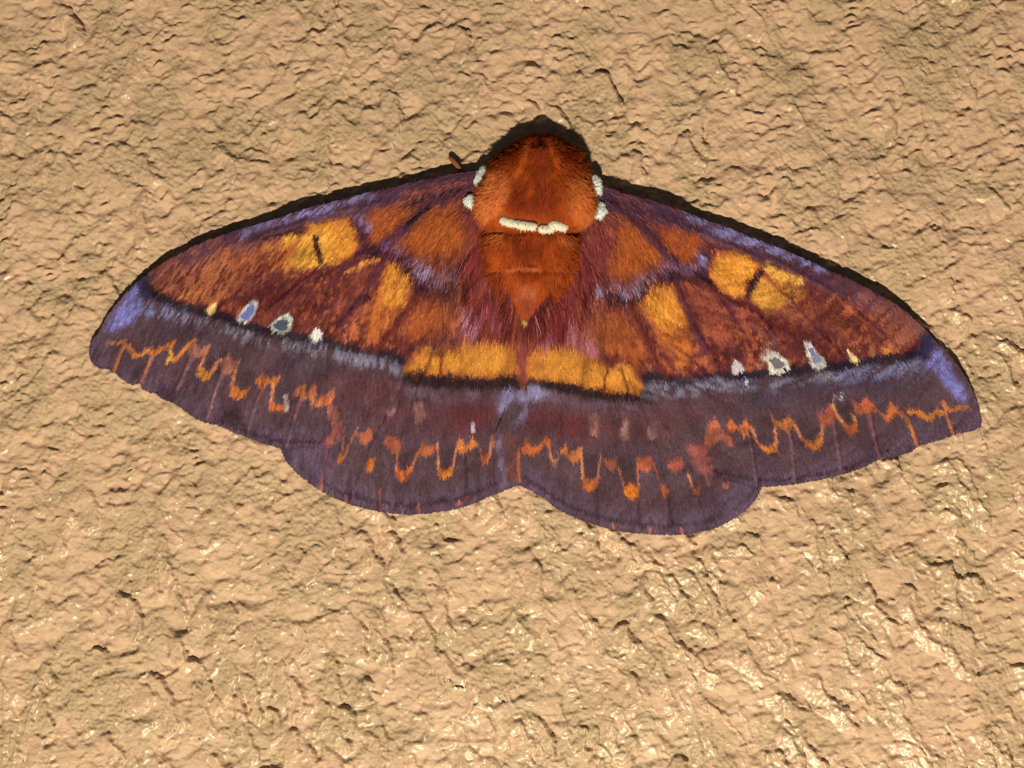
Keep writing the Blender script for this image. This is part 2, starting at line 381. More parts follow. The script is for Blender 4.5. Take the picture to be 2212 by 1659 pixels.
# right forewing
zz('h', [(110, 780), (165, 570), (220, 545), (262, 620), (330, 670), (348, 745), (312, 742), (250, 690), (170, 770), (120, 850)], (178, 92, 62))
poly('h', [(30, 740), (110, 740), (170, 800), (190, 900), (170, 990), (90, 930)], (148, 76, 66), .8, 12, .5)
zz('h', [(310, 535), (380, 605), (440, 550), (475, 620), (420, 695), (385, 632), (330, 650), (300, 640)], (204, 106, 58))
zl('h', [(470, 600), (522, 725)], ZO, 4)
zz('h', [(525, 720), (600, 760), (662, 705), (670, 790), (600, 798), (545, 772)], (214, 120, 46)); zl('h', [(660, 720), (642, 620)], ZO, 3.6)
zz('h', [(612, 495), (645, 550), (700, 560), (752, 525), (785, 585), (740, 655), (690, 612), (640, 605), (620, 555)], (212, 124, 56))
zl('h', [(780, 580), (842, 695)], ZO, 4.4)
zz('h', [(845, 690), (920, 712), (990, 655), (994, 752), (930, 772), (862, 752)], (214, 122, 46)); zl('h', [(982, 680), (985, 590)], ZO, 4)
zz('h', [(948, 500), (1000, 512), (1050, 435), (1095, 520), (1050, 582), (980, 592)], (176, 84, 56))
zl('h', [(1062, 450), (1085, 505), (1132, 572)], (216, 140, 80), 4.5)
zz('h', [(1128, 572), (1190, 592), (1235, 545), (1248, 632), (1190, 672), (1160, 640)], (206, 106, 44))
zl('h', [(1232, 560), (1212, 520)], ZO, 4.4)
zz('h', [(1190, 395), (1250, 442), (1310, 385), (1372, 450), (1405, 500), (1310, 505), (1230, 512)], (188, 90, 58))
zl('h', [(1310, 510), (1360, 660), (1400, 825)], (132, 78, 84), 3.4); zl('h', [(745, 640), (782, 800)], (130, 76, 86), 3); zl('h', [(1078, 680), (1122, 900)], (120, 74, 90), 3)
zz('h', [(1395, 490), (1450, 515), (1480, 412), (1535, 480), (1500, 555), (1450, 565)], (202, 106, 54))
zl('h', [(1530, 480), (1600, 545), (1640, 620), (1672, 730)], (186, 104, 54), 4.6)
zl('h', [(1610, 495), (1680, 500), (1762, 545), (1820, 490), (1850, 505)], (188, 110, 44), 9)
zl('h', [(1862, 425), (1900, 482), (1960, 475), (2045, 460)], (172, 98, 52), 8)
zl('h', [(1880, 500), (1910, 580), (1940, 655)], (170, 98, 60), 4)
# pale patches, ticks on the fringe
for f, pt, r, c, a in (('f', (780, 690), 12, (150, 112, 104), .5), ('f', (965, 740), 14, (170, 118, 100), .7), ('g', (855, 720), 13, (170, 112, 96), .65), ('g', (1095, 760), 13, (168, 120, 104), .65), ('g', (1310, 760), 11, (150, 110, 104), .45)):
    line(f, [(pt[0], pt[1] - 45), pt, (pt[0] - 5, pt[1] + 45)], c, a, r, 8, .4)
for f, a, b in (('f', (690, 1360), (692, 1412)), ('f', (955, 1372), (957, 1420)), ('f', (1300, 1320), (1225, 1360)), ('f', (460, 1322), (470, 1360)), ('g', (1285, 1510), (1288, 1560)),
                ('g', (1000, 1480), (1010, 1520)), ('g', (1525, 1520), (1535, 1555)), ('f', (690, 1260), (695, 1360)), ('f', (285, 1220), (290, 1260))):
    line(f, [a, b], (186, 98, 70), .75, 3.4, 3, .2)
# veins running to the margin
for f, a, b in (('f', (490, 1130), (480, 1340)), ('f', (700, 1180), (690, 1400)), ('f', (1280, 1030), (1290, 1340)), ('g', (870, 1230), (880, 1470)), ('g', (1200, 1300), (1210, 1500)), ('g', (1440, 1290), (1450, 1500))):
    line(f, [a, b], (56, 36, 46), .5, 5, 4, .1)
# brown smudge near the left margin: a shadow-like spot put into the colour
poly('e', [(1260, 900), (1330, 870), (1410, 890), (1470, 960), (1480, 1060), (1440, 1080), (1330, 1040), (1240, 970)], (54, 30, 28), .85, 10, .1)
poly('e', [(480, 560), (570, 540), (600, 620), (560, 670), (480, 640)], (52, 30, 36), .7, 10, .1)
poly('e', [(760, 720), (850, 760), (860, 830), (760, 790)], (50, 28, 36), .6, 8, .1)
poly('e', [(1070, 640), (1140, 660), (1160, 960), (1080, 960)], (60, 36, 40), .5, 12, .1)
line('e', [(1835, 800), (1842, 900)], (205, 180, 170), .9, 6, 4, .2)
line('f', [(1335, 825), (1340, 858)], (205, 170, 180), .9, 7, 4, .1)
line('h', [(430, 270), (440, 292)], (200, 200, 215), .8, 5, 3, .1)
line('h', [(1140, 360), (1120, 400)], (170, 165, 170), .7, 5, 3, .1)
line('h', [(1080, 380), (1062, 440)], (150, 120, 120), .7, 4, 3, .1)

# --- cells of the inner wing, left
poly('b', [(590, 930), (880, 870), (950, 950), (800, 1100), (600, 1250), (570, 1060)], (174, 86, 40), .95, 10, .3)
poly('b', [(1100, 910), (1290, 870), (1390, 950), (1450, 1150), (1380, 1330), (1100, 1340), (950, 1280), (870, 1180), (960, 1070)], (172, 84, 32), .95, 16, .2)
poly('b', [(1330, 860), (1500, 960), (1600, 1100), (1600, 1500), (1420, 1500), (1400, 1200)], (126, 50, 44), .8, 24, .3)
line('b', [(1470, 700), (1200, 740), (900, 790)], (150, 76, 62), .6, 12, 9, .5)
line('b', [(1480, 730), (1150, 850), (950, 1020), (750, 1200), (480, 1320)], (82, 42, 56), .85, 14, 8, .3)
line('b', [(1400, 752), (1200, 800), (960, 862)], (20, 8, 20), 1, 4, 2.5)
line('b', [(1120, 890), (1000, 980), (890, 1070)], (24, 8, 14), 1, 4, 2.5)
poly('b', [(390, 1020), (520, 1030), (560, 1280), (470, 1310), (470, 1180), (430, 1090)], (62, 28, 46), .95, 5, .2)
line('b', [(480, 1000), (560, 1100)], (130, 110, 150), .5, 10, 8, .6)
yellow('b', [(20, 1060), (200, 1030), (380, 1015), (430, 1110), (475, 1220), (440, 1330), (300, 1440), (150, 1450), (60, 1300)])
poly('a', [(1780, 735), (1960, 690), (2212, 640), (2212, 1000), (2120, 1010), (1900, 1020), (1830, 960), (1880, 850)], (224, 156, 58), .95, 9, .35)
poly('a', [(1650, 800), (1900, 760), (1900, 1080), (1720, 1030)], (196, 118, 50), .6, 18, .7)
line('a', [(1620, 760), (1780, 712), (1960, 690)], (50, 22, 22), .8, 5, 4, .2)
line('a', [(1990, 690), (1900, 820), (1750, 960)], (160, 66, 40), .7, 7, 5, .3)
line('a', [(2080, 735), (2100, 800), (2118, 870), (2135, 950)], (62, 20, 30), 1, 11, 3.5, .1)
line('b', [(500, 1270), (450, 1340), (380, 1400), (250, 1452), (100, 1440)], (92, 36, 46), .9, 6, 4, .2)
line('a', [(2200, 1000), (2120, 1040), (1950, 1130), (1850, 1230)], (92, 34, 40), .8, 8, 6, .3)
line('b', [(720, 1250), (850, 1320), (980, 1400), (1080, 1480)], (124, 92, 122), .45, 13, 10, .7)
line('b', [(980, 1430), (1080, 1500), (1180, 1535), (1290, 1500)], (148, 128, 152), .5, 15, 12, .85)
line('b', [(560, 1290), (740, 1330), (850, 1410), (930, 1520), (1020, 1600)], (56, 22, 30), 1, 18, 8, .1)
line('b', [(990, 1590), (1150, 1628), (1300, 1600)], (62, 25, 32), .9, 24, 12, .1)
poly('k', [(640, 600), (740, 640), (900, 830), (905, 930), (880, 1050), (780, 1190), (620, 1400), (500, 1520), (400, 1500), (400, 1250), (520, 950), (580, 750)], (190, 100, 44), .9, 11, .4)
poly('k', [(640, 620), (740, 660), (890, 830), (890, 930), (850, 1050), (700, 1120), (560, 1130), (560, 900), (600, 750)], (218, 136, 48), .9, 11, .35)
line('k', [(610, 560), (420, 900), (250, 1130), (100, 1330)], (92, 40, 52), .9, 11, 7, .2)
line('k', [(540, 590), (380, 640), (180, 740)], (216, 138, 62), .75, 7, 5, .4)
poly('k', [(200, 760), (400, 660), (500, 640), (400, 880), (230, 1080), (60, 1200), (60, 1000)], (140, 66, 48), .8, 12, .4)
line('k', [(300, 640), (120, 740), (0, 880)], (92, 36, 46), .85, 8, 5, .2)
line('k', [(400, 1120), (300, 1300), (200, 1500)], (180, 92, 56), .6, 12, 8, .6)
poly('k', [(980, 1050), (1200, 1000), (1330, 1180), (1250, 1400), (1050, 1450), (850, 1500), (780, 1330)], (164, 80, 36), .9, 20, .3)
line('k', [(960, 960), (780, 1230), (650, 1420), (500, 1600)], (100, 38, 30), .8, 9, 7, .2)
poly('f', [(860, 300), (1000, 180), (1150, 230), (1000, 270), (900, 350)], (74, 28, 30), .7, 12, .2)
# --- cells, right
poly('c', [(740, 550), (900, 610), (1000, 730), (1120, 870), (1080, 970), (900, 1060), (750, 1090), (640, 1010), (670, 800)], (174, 84, 34), .95, 16, .2)
poly('c', [(1110, 630), (1300, 640), (1440, 720), (1430, 870), (1330, 960), (1220, 900), (1110, 750)], (174, 82, 38), .95, 10, .3)
poly('c', [(400, 700), (620, 560), (680, 760), (600, 1050), (420, 1150), (330, 900)], (122, 46, 46), .8, 24, .3)
line('c', [(620, 400), (850, 560), (1000, 700), (1130, 850), (1260, 980), (1480, 1090)], (82, 42, 54), .85, 14, 8, .3)
line('c', [(620, 400), (900, 500), (1200, 560), (1350, 640)], (70, 38, 56), .8, 14, 8, .2)
line('c', [(720, 370), (950, 450)], (130, 66, 66), .5, 10, 8, .4)
line('c', [(610, 385), (720, 430)], (24, 10, 26), .9, 5, 3)
poly('c', [(1430, 830), (1560, 850), (1525, 960), (1510, 1110), (1400, 1080), (1440, 950)], (62, 30, 48), .95, 6, .2)
line('c', [(1440, 880), (1480, 940)], (140, 125, 160), .6, 10, 8, .6)
yellow('c', [(1600, 870), (1720, 845), (1850, 880), (1965, 960), (1985, 1020), (1880, 1100), (1850, 1255), (1740, 1275), (1620, 1200), (1530, 1090), (1530, 990)])
poly('c', [(1960, 1100), (2100, 1140), (2212, 1250), (2150, 1340), (2020, 1380), (1900, 1310), (1900, 1210)], (222, 152, 56), .95, 7, .3)
poly('d', [(230, 380), (380, 390), (450, 470), (500, 560), (300, 640), (150, 730), (20, 640), (20, 480)], (214, 142, 56), .75, 13, .7)
line('d', [(150, 330), (260, 400), (420, 440)], (226, 160, 64), .8, 14, 8, .4)
line('d', [(60, 350), (200, 480), (330, 600)], (166, 78, 44), .6, 6, 5, .4)
line('c', [(1980, 1025), (1920, 1110), (1885, 1170), (1862, 1240)], (58, 20, 30), 1, 12, 3.5, .1)
line('c', [(1510, 1100), (1600, 1215), (1700, 1285), (1850, 1310), (1960, 1400)], (106, 42, 46), .9, 7, 5, .2)
line('c', [(560, 1160), (660, 1180), (760, 1200), (840, 1205), (930, 1110)], (148, 128, 152), .5, 15, 12, .85)
line('c', [(930, 1110), (1050, 1040), (1170, 985), (1300, 1010), (1450, 960)], (124, 96, 126), .45, 13, 10, .7)
line('c', [(650, 1240), (800, 1285), (900, 1265), (980, 1170), (1080, 1090), (1200, 1060), (1350, 1105), (1500, 1110)], (56, 22, 30), 1, 19, 8, .1)
poly('c', [(880, 1320), (980, 1190), (1060, 1125), (1200, 1130), (1280, 1250), (1330, 1400), (1400, 1700), (1300, 1900), (1120, 1700), (1000, 1450)], (190, 100, 44), .9, 11, .4)
poly('c', [(940, 1300), (1000, 1190), (1070, 1140), (1200, 1150), (1270, 1300), (1320, 1480), (1200, 1560), (1080, 1500)], (218, 136, 48), .9, 11, .35)
line('c', [(1230, 1120), (1330, 1350), (1420, 1560), (1520, 1720)], (92, 40, 52), .9, 12, 7, .2)
line('c', [(1560, 1180), (1700, 1330), (1790, 1520)], (96, 38, 48), .85, 9, 6, .2)
poly('c', [(1290, 1105), (1420, 1115), (1560, 1200), (1690, 1400), (1760, 1659), (1560, 1659), (1380, 1300)], (148, 70, 50), .85, 12, .5)
poly('c', [(1720, 1330), (1850, 1340), (1900, 1500), (1850, 1659), (1780, 1500)], (156, 76, 56), .6, 12, .6)
poly('c', [(480, 1480), (680, 1370), (850, 1420), (960, 1620), (1000, 1850), (800, 1850), (560, 1700)], (164, 80, 36), .9, 20, .3)
line('c', [(850, 1320), (950, 1560), (1060, 1800), (1150, 1950)], (104, 40, 32), .8, 9, 7, .2)
poly('g', [(860, 200), (960, 140), (1120, 210), (1180, 300), (1060, 260), (960, 290)], (76, 28, 28), .7, 12, .2)
# costal frost
line('b', [(600, 800), (400, 850), (150, 930), (0, 960)], (120, 110, 144), .45, 13, 10, .95)
line('a', [(2212, 490), (1950, 540), (1650, 640), (1450, 720)], (124, 114, 154), .45, 9, 7, .9)
line('c', [(1350, 555), (1500, 610), (1700, 710), (1900, 790), (2150, 870)], (120, 110, 146), .48, 14, 10, .95)
line('d', [(60, 110), (250, 190), (450, 280), (650, 350)], (124, 116, 156), .48, 10, 8, .9)
# --- yellow bands on the hindwings
yellow('f', [(845, 470), (860, 410), (940, 340), (1000, 262), (1050, 290), (1065, 325), (1120, 335), (1180, 285), (1300, 235), (1420, 205), (1560, 225), (1625, 300), (1645, 380), (1610, 475),
           (1500, 492), (1300, 490), (1100, 472), (980, 470)])
poly('f', [(1500, 240), (1620, 300), (1645, 470), (1540, 480)], (200, 116, 44), .6, 14, .3)
yellow('g', [(310, 340), (345, 200), (430, 118), (560, 98), (700, 118), (810, 190), (930, 248), (960, 290), (1030, 290), (1080, 245), (1165, 280), (1205, 380), (1245, 430), (1200, 485),
           (1080, 472), (900, 458), (700, 412), (560, 382), (400, 372)])
poly('g', [(300, 360), (340, 200), (440, 130), (440, 360)], (196, 112, 46), .7, 14, .3)
for f, q, al in (('f', [(1000, 455), (1030, 390), (1055, 320)], .8), ('f', [(1112, 480), (1112, 400), (1118, 330)], .95), ('f', [(1245, 470), (1255, 300)], .35),
                 ('g', [(930, 475), (945, 380), (960, 270)], .95), ('g', [(1120, 460), (1090, 360), (1060, 280)], .8), ('g', [(765, 390), (775, 290), (800, 190)], .5), ('g', [(1180, 470), (1130, 380)], .4)):
    line(f, q, (120, 52, 26), al, 4, 3.5, .1)
line('o', [(1128, 690), (1130, 760), (1128, 830)], (130, 60, 48), .85, 12, 9, .3)
# pinkish long hair by the abdomen
poly('o', [(1050, 540), (1075, 600), (1105, 680), (1125, 720), (1060, 735), (1010, 700), (1010, 640), (1040, 580)], (126, 52, 46), .75, 22, .4)
poly('o', [(1230, 540), (1215, 620), (1185, 680), (1150, 730), (1230, 730), (1270, 690), (1260, 610)], (122, 48, 46), .75, 22, .4)
line('f', [(1290, 60), (1340, 150)], (172, 108, 116), .6, 16, 12, .7)
line('f', [(1420, 60), (1500, 140)], (150, 78, 84), .5, 16, 12, .7)
line('g', [(700, 0), (760, 60), (840, 130)], (166, 98, 100), .55, 20, 14, .7)
line('g', [(520, 20), (470, 120)], (150, 90, 96), .5, 8, 6, .5)
line('f', [(1100, 230), (1300, 210)], (130, 66, 66), .5, 12, 10, .6)
# white and cream spots round the windows
SPOTS = [('a', [(1395, 1435), (1480, 1330), (1560, 1262), (1595, 1310), (1550, 1430), (1495, 1485), (1425, 1475)], (206, 196, 190)),
         ('a', [(1675, 1505), (1760, 1430), (1850, 1392), (1892, 1440), (1875, 1535), (1800, 1588), (1715, 1562)], (206, 200, 180)),
         ('d', [(100, 1150), (150, 1050), (235, 1072), (345, 1165), (352, 1220), (240, 1268), (172, 1245), (150, 1150)], (226, 214, 190)),
         ('d', [(472, 990), (530, 980), (575, 1060), (655, 1128), (668, 1190), (590, 1228), (535, 1195), (495, 1080)], (226, 214, 196))]
for f, pts, c in SPOTS: poly(f, pts, c, .95, 3.5, .15)
poly('a', [(2035, 1595), (2090, 1515), (2155, 1560), (2145, 1622), (2080, 1645)], (240, 226, 222), 1, 4, .1)
poly('h', [(330, 175), (368, 118), (432, 190), (422, 216), (345, 216)], (242, 222, 214), 1, 4, .1)
poly('a', [(1115, 1352), (1245, 1285), (1225, 1360), (1160, 1408)], (236, 186, 110), .95, 4, .2)
poly('d', [(840, 1040), (880, 1080), (968, 1140), (945, 1175), (885, 1152)], (240, 200, 140), .95, 4, .2)
line('d', [(230, 980), (170, 1030), (95, 1180)], (186, 130, 104), .5, 10, 7, .6)

def flow(u, v):
    """direction in which scales and hairs lie (plan)"""
    left = u < 1140
    bx = np.where(left, 1075.0, 1225.0)
    dx = u - bx; dy = v - 430.0
    r = np.hypot(dx, dy) + 1e-6
    fx = dx / r * .62; fy = dy / r * .62 + .62
    # near the leading edge the scales point outwards
    n = np.hypot(fx, fy) + 1e-6
    return fx / n, fy / n

def pigment(u, v):
    u = np.asarray(u, float); v = np.asarray(v, float)
    n1 = fbm(u / 16, v / 16, 3, 2) - .5; n2 = fbm(u / 16, v / 16, 9, 2) - .5
    wu, wv = u + 10 * n1, v + 10 * n2
    cu_, cv_ = u + 2.2 * n1, v + 2.2 * n2       # crisp marks wander less
    fx, fy = flow(u, v)
    al = u * fx + v * fy; ac = -u * fy + v * fx
    streak = vnoise(ac / 2.4, al / 24, 21) * .62 + vnoise(ac / 7, al / 46, 22) * .38
    col = np.tile(lin(MAROON), (u.size, 1)).astype(float)
    # orange flecks over the maroon ground
    fl = sstep(.50, .70, fbm(ac / 5, al / 14, 31, 3)) * .8
    col += (lin((176, 92, 54)) - col) * fl[:, None]
    fd = sstep(.50, .72, fbm(ac / 6 + 50, al / 18, 35, 3)) * .7
    col += (lin((70, 24, 30)) - col) * fd[:, None]
    for kind, pts, rgb, a, soft, nz, hw in P:
        q = np.asarray(pts)
        m = soft + hw + 2
        x0, y0 = q.min(0) - m; x1, y1 = q.max(0) + m
        qu, qv = (cu_, cv_) if soft < 4 else (wu, wv)
        s = np.nonzero((qu > x0) & (qu < x1) & (qv > y0) & (qv < y1))[0]
        if s.size == 0: continue
        pu, pv = qu[s], qv[s]
        d = seg_dist(pu, pv, pts, kind == 'p')
        if kind == 'p':
            d = np.where(inside(pu, pv, pts), -d, d)
            k = 1 - sstep(-soft, soft * .6, d)
        else:
            k = 1 - sstep(hw * .6, hw + soft, d)
        k = k * a
        if nz > 0:
            k = np.clip(k * (1 - nz) + nz * k * 2 * sstep(.32, .68, streak[s]), 0, 1)
        col[s] += (lin(rgb) - col[s]) * k[:, None]
    b = (0.57 + .84 * streak) * (.80 + .40 * fbm(u / 34, v / 34, 71, 3))
    return col * b[:, None]

# ---------------------------------------------------------------- materials
def principled(name, rough=.6, spec=.3):
    m = bpy.data.materials.new(name); m.use_nodes = True
    b = m.node_tree.nodes['Principled BSDF']
    b.inputs['Roughness'].default_value = rough
    b.inputs['Specular IOR Level'].default_value = spec
    return m, m.node_tree.nodes, m.node_tree.links, b

def pigment_material(name, rough, spec, fibre=True, sheen=0.0, var=.25, through=0.0):
    m, nd, lk, b = principled(name, rough, spec)
    at = nd.new('ShaderNodeAttribute'); at.attribute_name = 'pigment'
    no = nd.new('ShaderNodeTexNoise'); no.inputs['Scale'].default_value = 9000; no.inputs['Detail'].default_value = 2
    tc = nd.new('ShaderNodeTexCoord'); lk.new(tc.outputs['Object'], no.inputs['Vector'])
    mr = nd.new('ShaderNodeMapRange'); mr.inputs['From Min'].default_value = .3; mr.inputs['From Max'].default_value = .7
    mr.inputs['To Min'].default_value = 1 - var; mr.inputs['To Max'].default_value = 1 + var
    lk.new(no.outputs['Fac'], mr.inputs['Value'])
    mx = nd.new('ShaderNodeVectorMath'); mx.operation = 'SCALE'
    lk.new(at.outputs['Color'], mx.inputs[0]); lk.new(mr.outputs['Result'], mx.inputs['Scale'])
    lk.new(mx.outputs['Vector'], b.inputs['Base Color'])
    if fibre:
        an = nd.new('ShaderNodeAttribute'); an.attribute_name = 'lie'
        lk.new(an.outputs['Vector'], b.inputs['Normal'])
    if through:
        tr = nd.new('ShaderNodeBsdfTranslucent'); ms = nd.new('ShaderNodeMixShader'); ms.inputs['Fac'].default_value = through
        lk.new(mx.outputs['Vector'], tr.inputs['Color'])
        if fibre: lk.new(an.outputs['Vector'], tr.inputs['Normal'])
        lk.new(b.outputs['BSDF'], ms.inputs[1]); lk.new(tr.outputs['BSDF'], ms.inputs[2])
        lk.new(ms.outputs['Shader'], nd['Material Output'].inputs['Surface'])
    if sheen:
        b.inputs['Sheen Weight'].default_value = sheen
        b.inputs['Sheen Roughness'].default_value = .4
        b.inputs['Sheen Tint'].default_value = (.62, .6, 1, 1)
    return m

M_SCALE = pigment_material('scale_pigment', .6, .10, True, .0)
M_WING = pigment_material('wing_membrane', .7, .15, False)
M_FUR = pigment_material('fur', .7, .05, True, .0, .15, .35)
M_BODY = pigment_material('body_skin', .8, .1, False)

def build(name, verts, faces_flat, nper, mat, parent=None, pig=None, nrm=None, smooth=True):
    me = bpy.data.meshes.new(name)
    nf = len(faces_flat) // nper
    me.vertices.add(len(verts)); me.vertices.foreach_set('co', np.asarray(verts, np.float32).ravel())
    me.loops.add(len(faces_flat)); me.loops.foreach_set('vertex_index', np.asarray(faces_flat, np.int32))
    me.polygons.add(nf)
    me.polygons.foreach_set('loop_start', np.arange(0, nf * nper, nper, dtype=np.int32))
    me.polygons.foreach_set('use_smooth', np.full(nf, smooth))
    me.update(calc_edges=True)
    if pig is not None:
        pig = paint(pig)
        a = me.attributes.new('pigment', 'FLOAT_COLOR', 'POINT')
        a.data.foreach_set('color', np.concatenate([np.clip(pig, 0, 1), np.ones((len(pig), 1))], 1).astype(np.float32).ravel())
    if nrm is not None:
        a = me.attributes.new('lie', 'FLOAT_VECTOR', 'POINT')
        a.data.foreach_set('vector', np.asarray(nrm, np.float32).ravel())
    me.materials.append(mat)
    o = bpy.data.objects.new(name, me); COL.objects.link(o)
    if parent: o.parent = parent
    return o

# ---------------------------------------------------------------- wall
STEP = 2.25
def spec_noise(n, m, px, lo, hi, slope, seed, ang=0.0, stretch=1.0):
    r = np.random.default_rng(seed)
    F = np.fft.rfft2(r.standard_normal((n, m)))
    ky = np.fft.fftfreq(n, px)[:, None]; kx = np.fft.rfftfreq(m, px)[None, :]
    ca, sa = math.cos(ang), math.sin(ang)
    a = (kx * ca + ky * sa) * stretch; b = (-kx * sa + ky * ca) / stretch
    k = np.hypot(a, b) + 1e-9
    w = np.where((k > 1 / hi) & (k < 1 / lo), k ** (-slope), k ** (-slope) * np.exp(-np.maximum(0, np.log(k * lo)) * 4 - np.maximum(0, -np.log(k * hi)) * 4))
    w[0, 0] = 0
    f = np.fft.irfft2(F * w, (n, m))
    return (f - f.mean()) / f.std()

TN, TM, TPX = 1280, 1600, 2.0
def tile_sample(T, u, v):
    n, m = T.shape
    x = (u / TPX) % m; y = (v / TPX) % n
    x0 = np.floor(x).astype(int); y0 = np.floor(y).astype(int)
    fx = x - x0; fy = y - y0
    x0 %= m; y0 %= n; x1 = (x0 + 1) % m; y1 = (y0 + 1) % n
    return (T[y0, x0] * (1 - fx) + T[y0, x1] * fx) * (1 - fy) + (T[y1, x0] * (1 - fx) + T[y1, x1] * fx) * fy

def wall_tiles():
    n, m, p = TN, TM, TPX
    yy, xx = np.mgrid[0:n, 0:m] * p
    wx = 20 * spec_noise(n, m, p, 60, 220, 1.6, 101); wy = 20 * spec_noise(n, m, p, 60, 220, 1.6, 102)
    fx = 2.2 * spec_noise(n, m, p, 14, 44, 1.3, 103); fy = 2.2 * spec_noise(n, m, p, 14, 44, 1.3, 104)
    def W(T, k=1.0): return tile_sample(T, xx + k * wx + fx, yy + k * wy + fy)
    broad = spec_noise(n, m, p, 200, 600, 1.5, 105)
    lump = W(spec_noise(n, m, p, 90, 240, 1.6, 106, 1.0, 1.2), .5)
    rough = sstep(-.5, .9, W(spec_noise(n, m, p, 90, 300, 1.4, 110)))
    ux, uy = np.meshgrid(np.arange(m) * p, np.arange(n) * p)
    def lean(T, k):
        """lumps that overhang towards the top: slide each point by its own height"""
        h = T
        for _ in range(3): h = tile_sample(T, ux + .3 * k * h, uy + k * h)
        return h
    L0 = spec_noise(n, m, p, 50, 130, 1.2, 123, -.5, 1.3) + .45 * spec_noise(n, m, p, 26, 56, 1.0, 129)
    L1 = spec_noise(n, m, p, 24, 58, 1.0, 124, -.3, 1.25) + .35 * spec_noise(n, m, p, 14, 28, .8, 127)
    L2 = spec_noise(n, m, p, 11, 28, .9, 125, .1, 1.2)
    m1 = .35 + .65 * sstep(-.5, .9, spec_noise(n, m, p, 70, 220, 1.3, 121))
    m2 = sstep(-.2, 1.1, spec_noise(n, m, p, 60, 180, 1.2, 122))
    l0 = lean(L0, 3.6); l1 = lean(L1, 2.6) * m1; l2 = lean(L2, 1.5) * (.25 + .75 * m2)
    # flat-topped: the trowel pressed the tops down
    l0 = np.where(l0 > .5, .5 + (l0 - .5) * .35, l0)
    grain = spec_noise(n, m, p, 5, 14, .5, 111)
    # trails: crests dragged downwards
    rid = np.abs(W(spec_noise(n, m, p, 70, 170, 1.4, 112, 1.2, 1.7), .4) + .13 * l1 + .06 * l2)
    mk = sstep(-.2, .9, W(spec_noise(n, m, p, 60, 170, 1.2, 113)))
    crest = np.maximum(0, 1 - rid / .62)
    crest = np.where(crest > .78, .78 + (crest - .78) * .3, crest) * mk
    dots = np.clip((W(spec_noise(n, m, p, 22, 50, 1.0, 114), .3) - 1.5) / .9, 0, 1) ** .6
    h = 3.0 * broad + 1.2 * lump + 2.3 * l0
    crumb = 2.0 * l1 + .95 * l2 * (.4 + .6 * m2)
    for _ in range(2):
        h = .5 * h + .125 * (np.roll(h, 1, 0) + np.roll(h, -1, 0) + np.roll(h, 1, 1) + np.roll(h, -1, 1))
    h -= h.mean()
    h = np.where(h > 8, 8 + 6 * (1 - np.exp(-(h - 8) / 6)), h)
    h = np.maximum(h, -20)
    fine = .22 * grain + (.2 + .4 * rough) * spec_noise(n, m, p, 9, 26, 1.0, 133)
    return h, rough, crest, fine, dots, crumb, 3.0 * broad + 1.2 * lump + .5 * l0

def axis(lo, hi, step, far):
    core = np.arange(lo, hi + step, step)
    out = []; s = step; x = core[-1]
    while x < far:
        s = min(s * 1.12, 90); x += s; out.append(x)
    o2 = []; s = step; x = core[0]
    while x > -far + (lo + hi):
        s = min(s * 1.12, 90); x -= s; o2.append(x)
    return np.concatenate([o2[::-1], core, out])

us = axis(-30, 2242, STEP, 5200)
vs = axis(-25, 1684, STEP, 4800)
UU, VV = np.meshgrid(us, vs)
Ht, Rt, Ct, Ft, Dt, Kt, Mt = wall_tiles()
HW = tile_sample(Ht, UU, VV)
# the lower part of the wall carries more dragged crests and, to the right, more splashed pimples
low = sstep(500, 1350, VV + .18 * (UU - 1106) + 260 * (fbm(UU / 420, VV / 420, 141, 2) - .5))
HW = HW + tile_sample(Kt, UU, VV) * (1.12 - .42 * low)
bold = tile_sample(Ct, UU, VV) * (2.6 + 1.6 * low) + tile_sample(Dt, UU, VV) * (1.6 + 3.2 * low * sstep(500, 1900, UU))
# drips: ragged tongues of plaster, one long side ramping up, the other broken off
RT = np.random.default_rng(77)
wu_ = UU + 9 * (fbm(UU / 15, VV / 15, 151, 3) - .5) * 2; wv2 = VV + 9 * (fbm(UU / 15, VV / 15, 157, 3) - .5) * 2
drip = np.zeros_like(UU)
made = 0
while made < 470:
    du, dv_ = RT.uniform(-250, 2460), RT.uniform(-250, 1950)
    if RT.uniform() > .22 + .78 * sstep(650, 1450, np.array(dv_ + .22 * (du - 1106))): continue
    made += 1
    ang = math.radians(RT.normal(84 - 26 * (du / 2212.0), 13))
    ln = RT.uniform(26, 74) * (1.35 if RT.uniform() < .25 else 1); w = RT.uniform(17, 42); A = min(w * RT.uniform(.17, .36), 10)
    i0, i1 = np.searchsorted(us, [du - ln * 1.3 - 30, du + ln * 1.3 + 30]); j0, j1 = np.searchsorted(vs, [dv_ - ln * 1.3 - 30, dv_ + ln * 1.3 + 30])
    if i1 - i0 < 3 or j1 - j0 < 3: continue
    x = wu_[j0:j1, i0:i1] - du; y = wv2[j0:j1, i0:i1] - dv_
    al = x * math.cos(ang) + y * math.sin(ang)
    ac = x * math.sin(ang) - y * math.cos(ang)          # grows to the right and upwards
    ac = ac + 7 * np.sin(al / ln * 3.1 + made)
    ta = 1 - sstep(ln * .62, ln, np.abs(al))
    wl = w * (.45 + .55 * ta)
    prof = np.where(ac < 0, 0, np.where(ac < wl, ac / wl, np.maximum(0, 1 - (ac - wl) / 10.0)))
    drip[j0:j1, i0:i1] = np.maximum(drip[j0:j1, i0:i1], A * prof * ta)
bold = bold + drip
HW = HW * (1 - .8 * sstep(.5, 2.5, drip)) + bold
HM = .55 * tile_sample(Mt, UU, VV) + bold
gv_, gu_ = np.gradient(HM, vs, us)
FILM = np.stack([-gu_, -np.ones_like(gu_), gv_], -1).reshape(-1, 3)
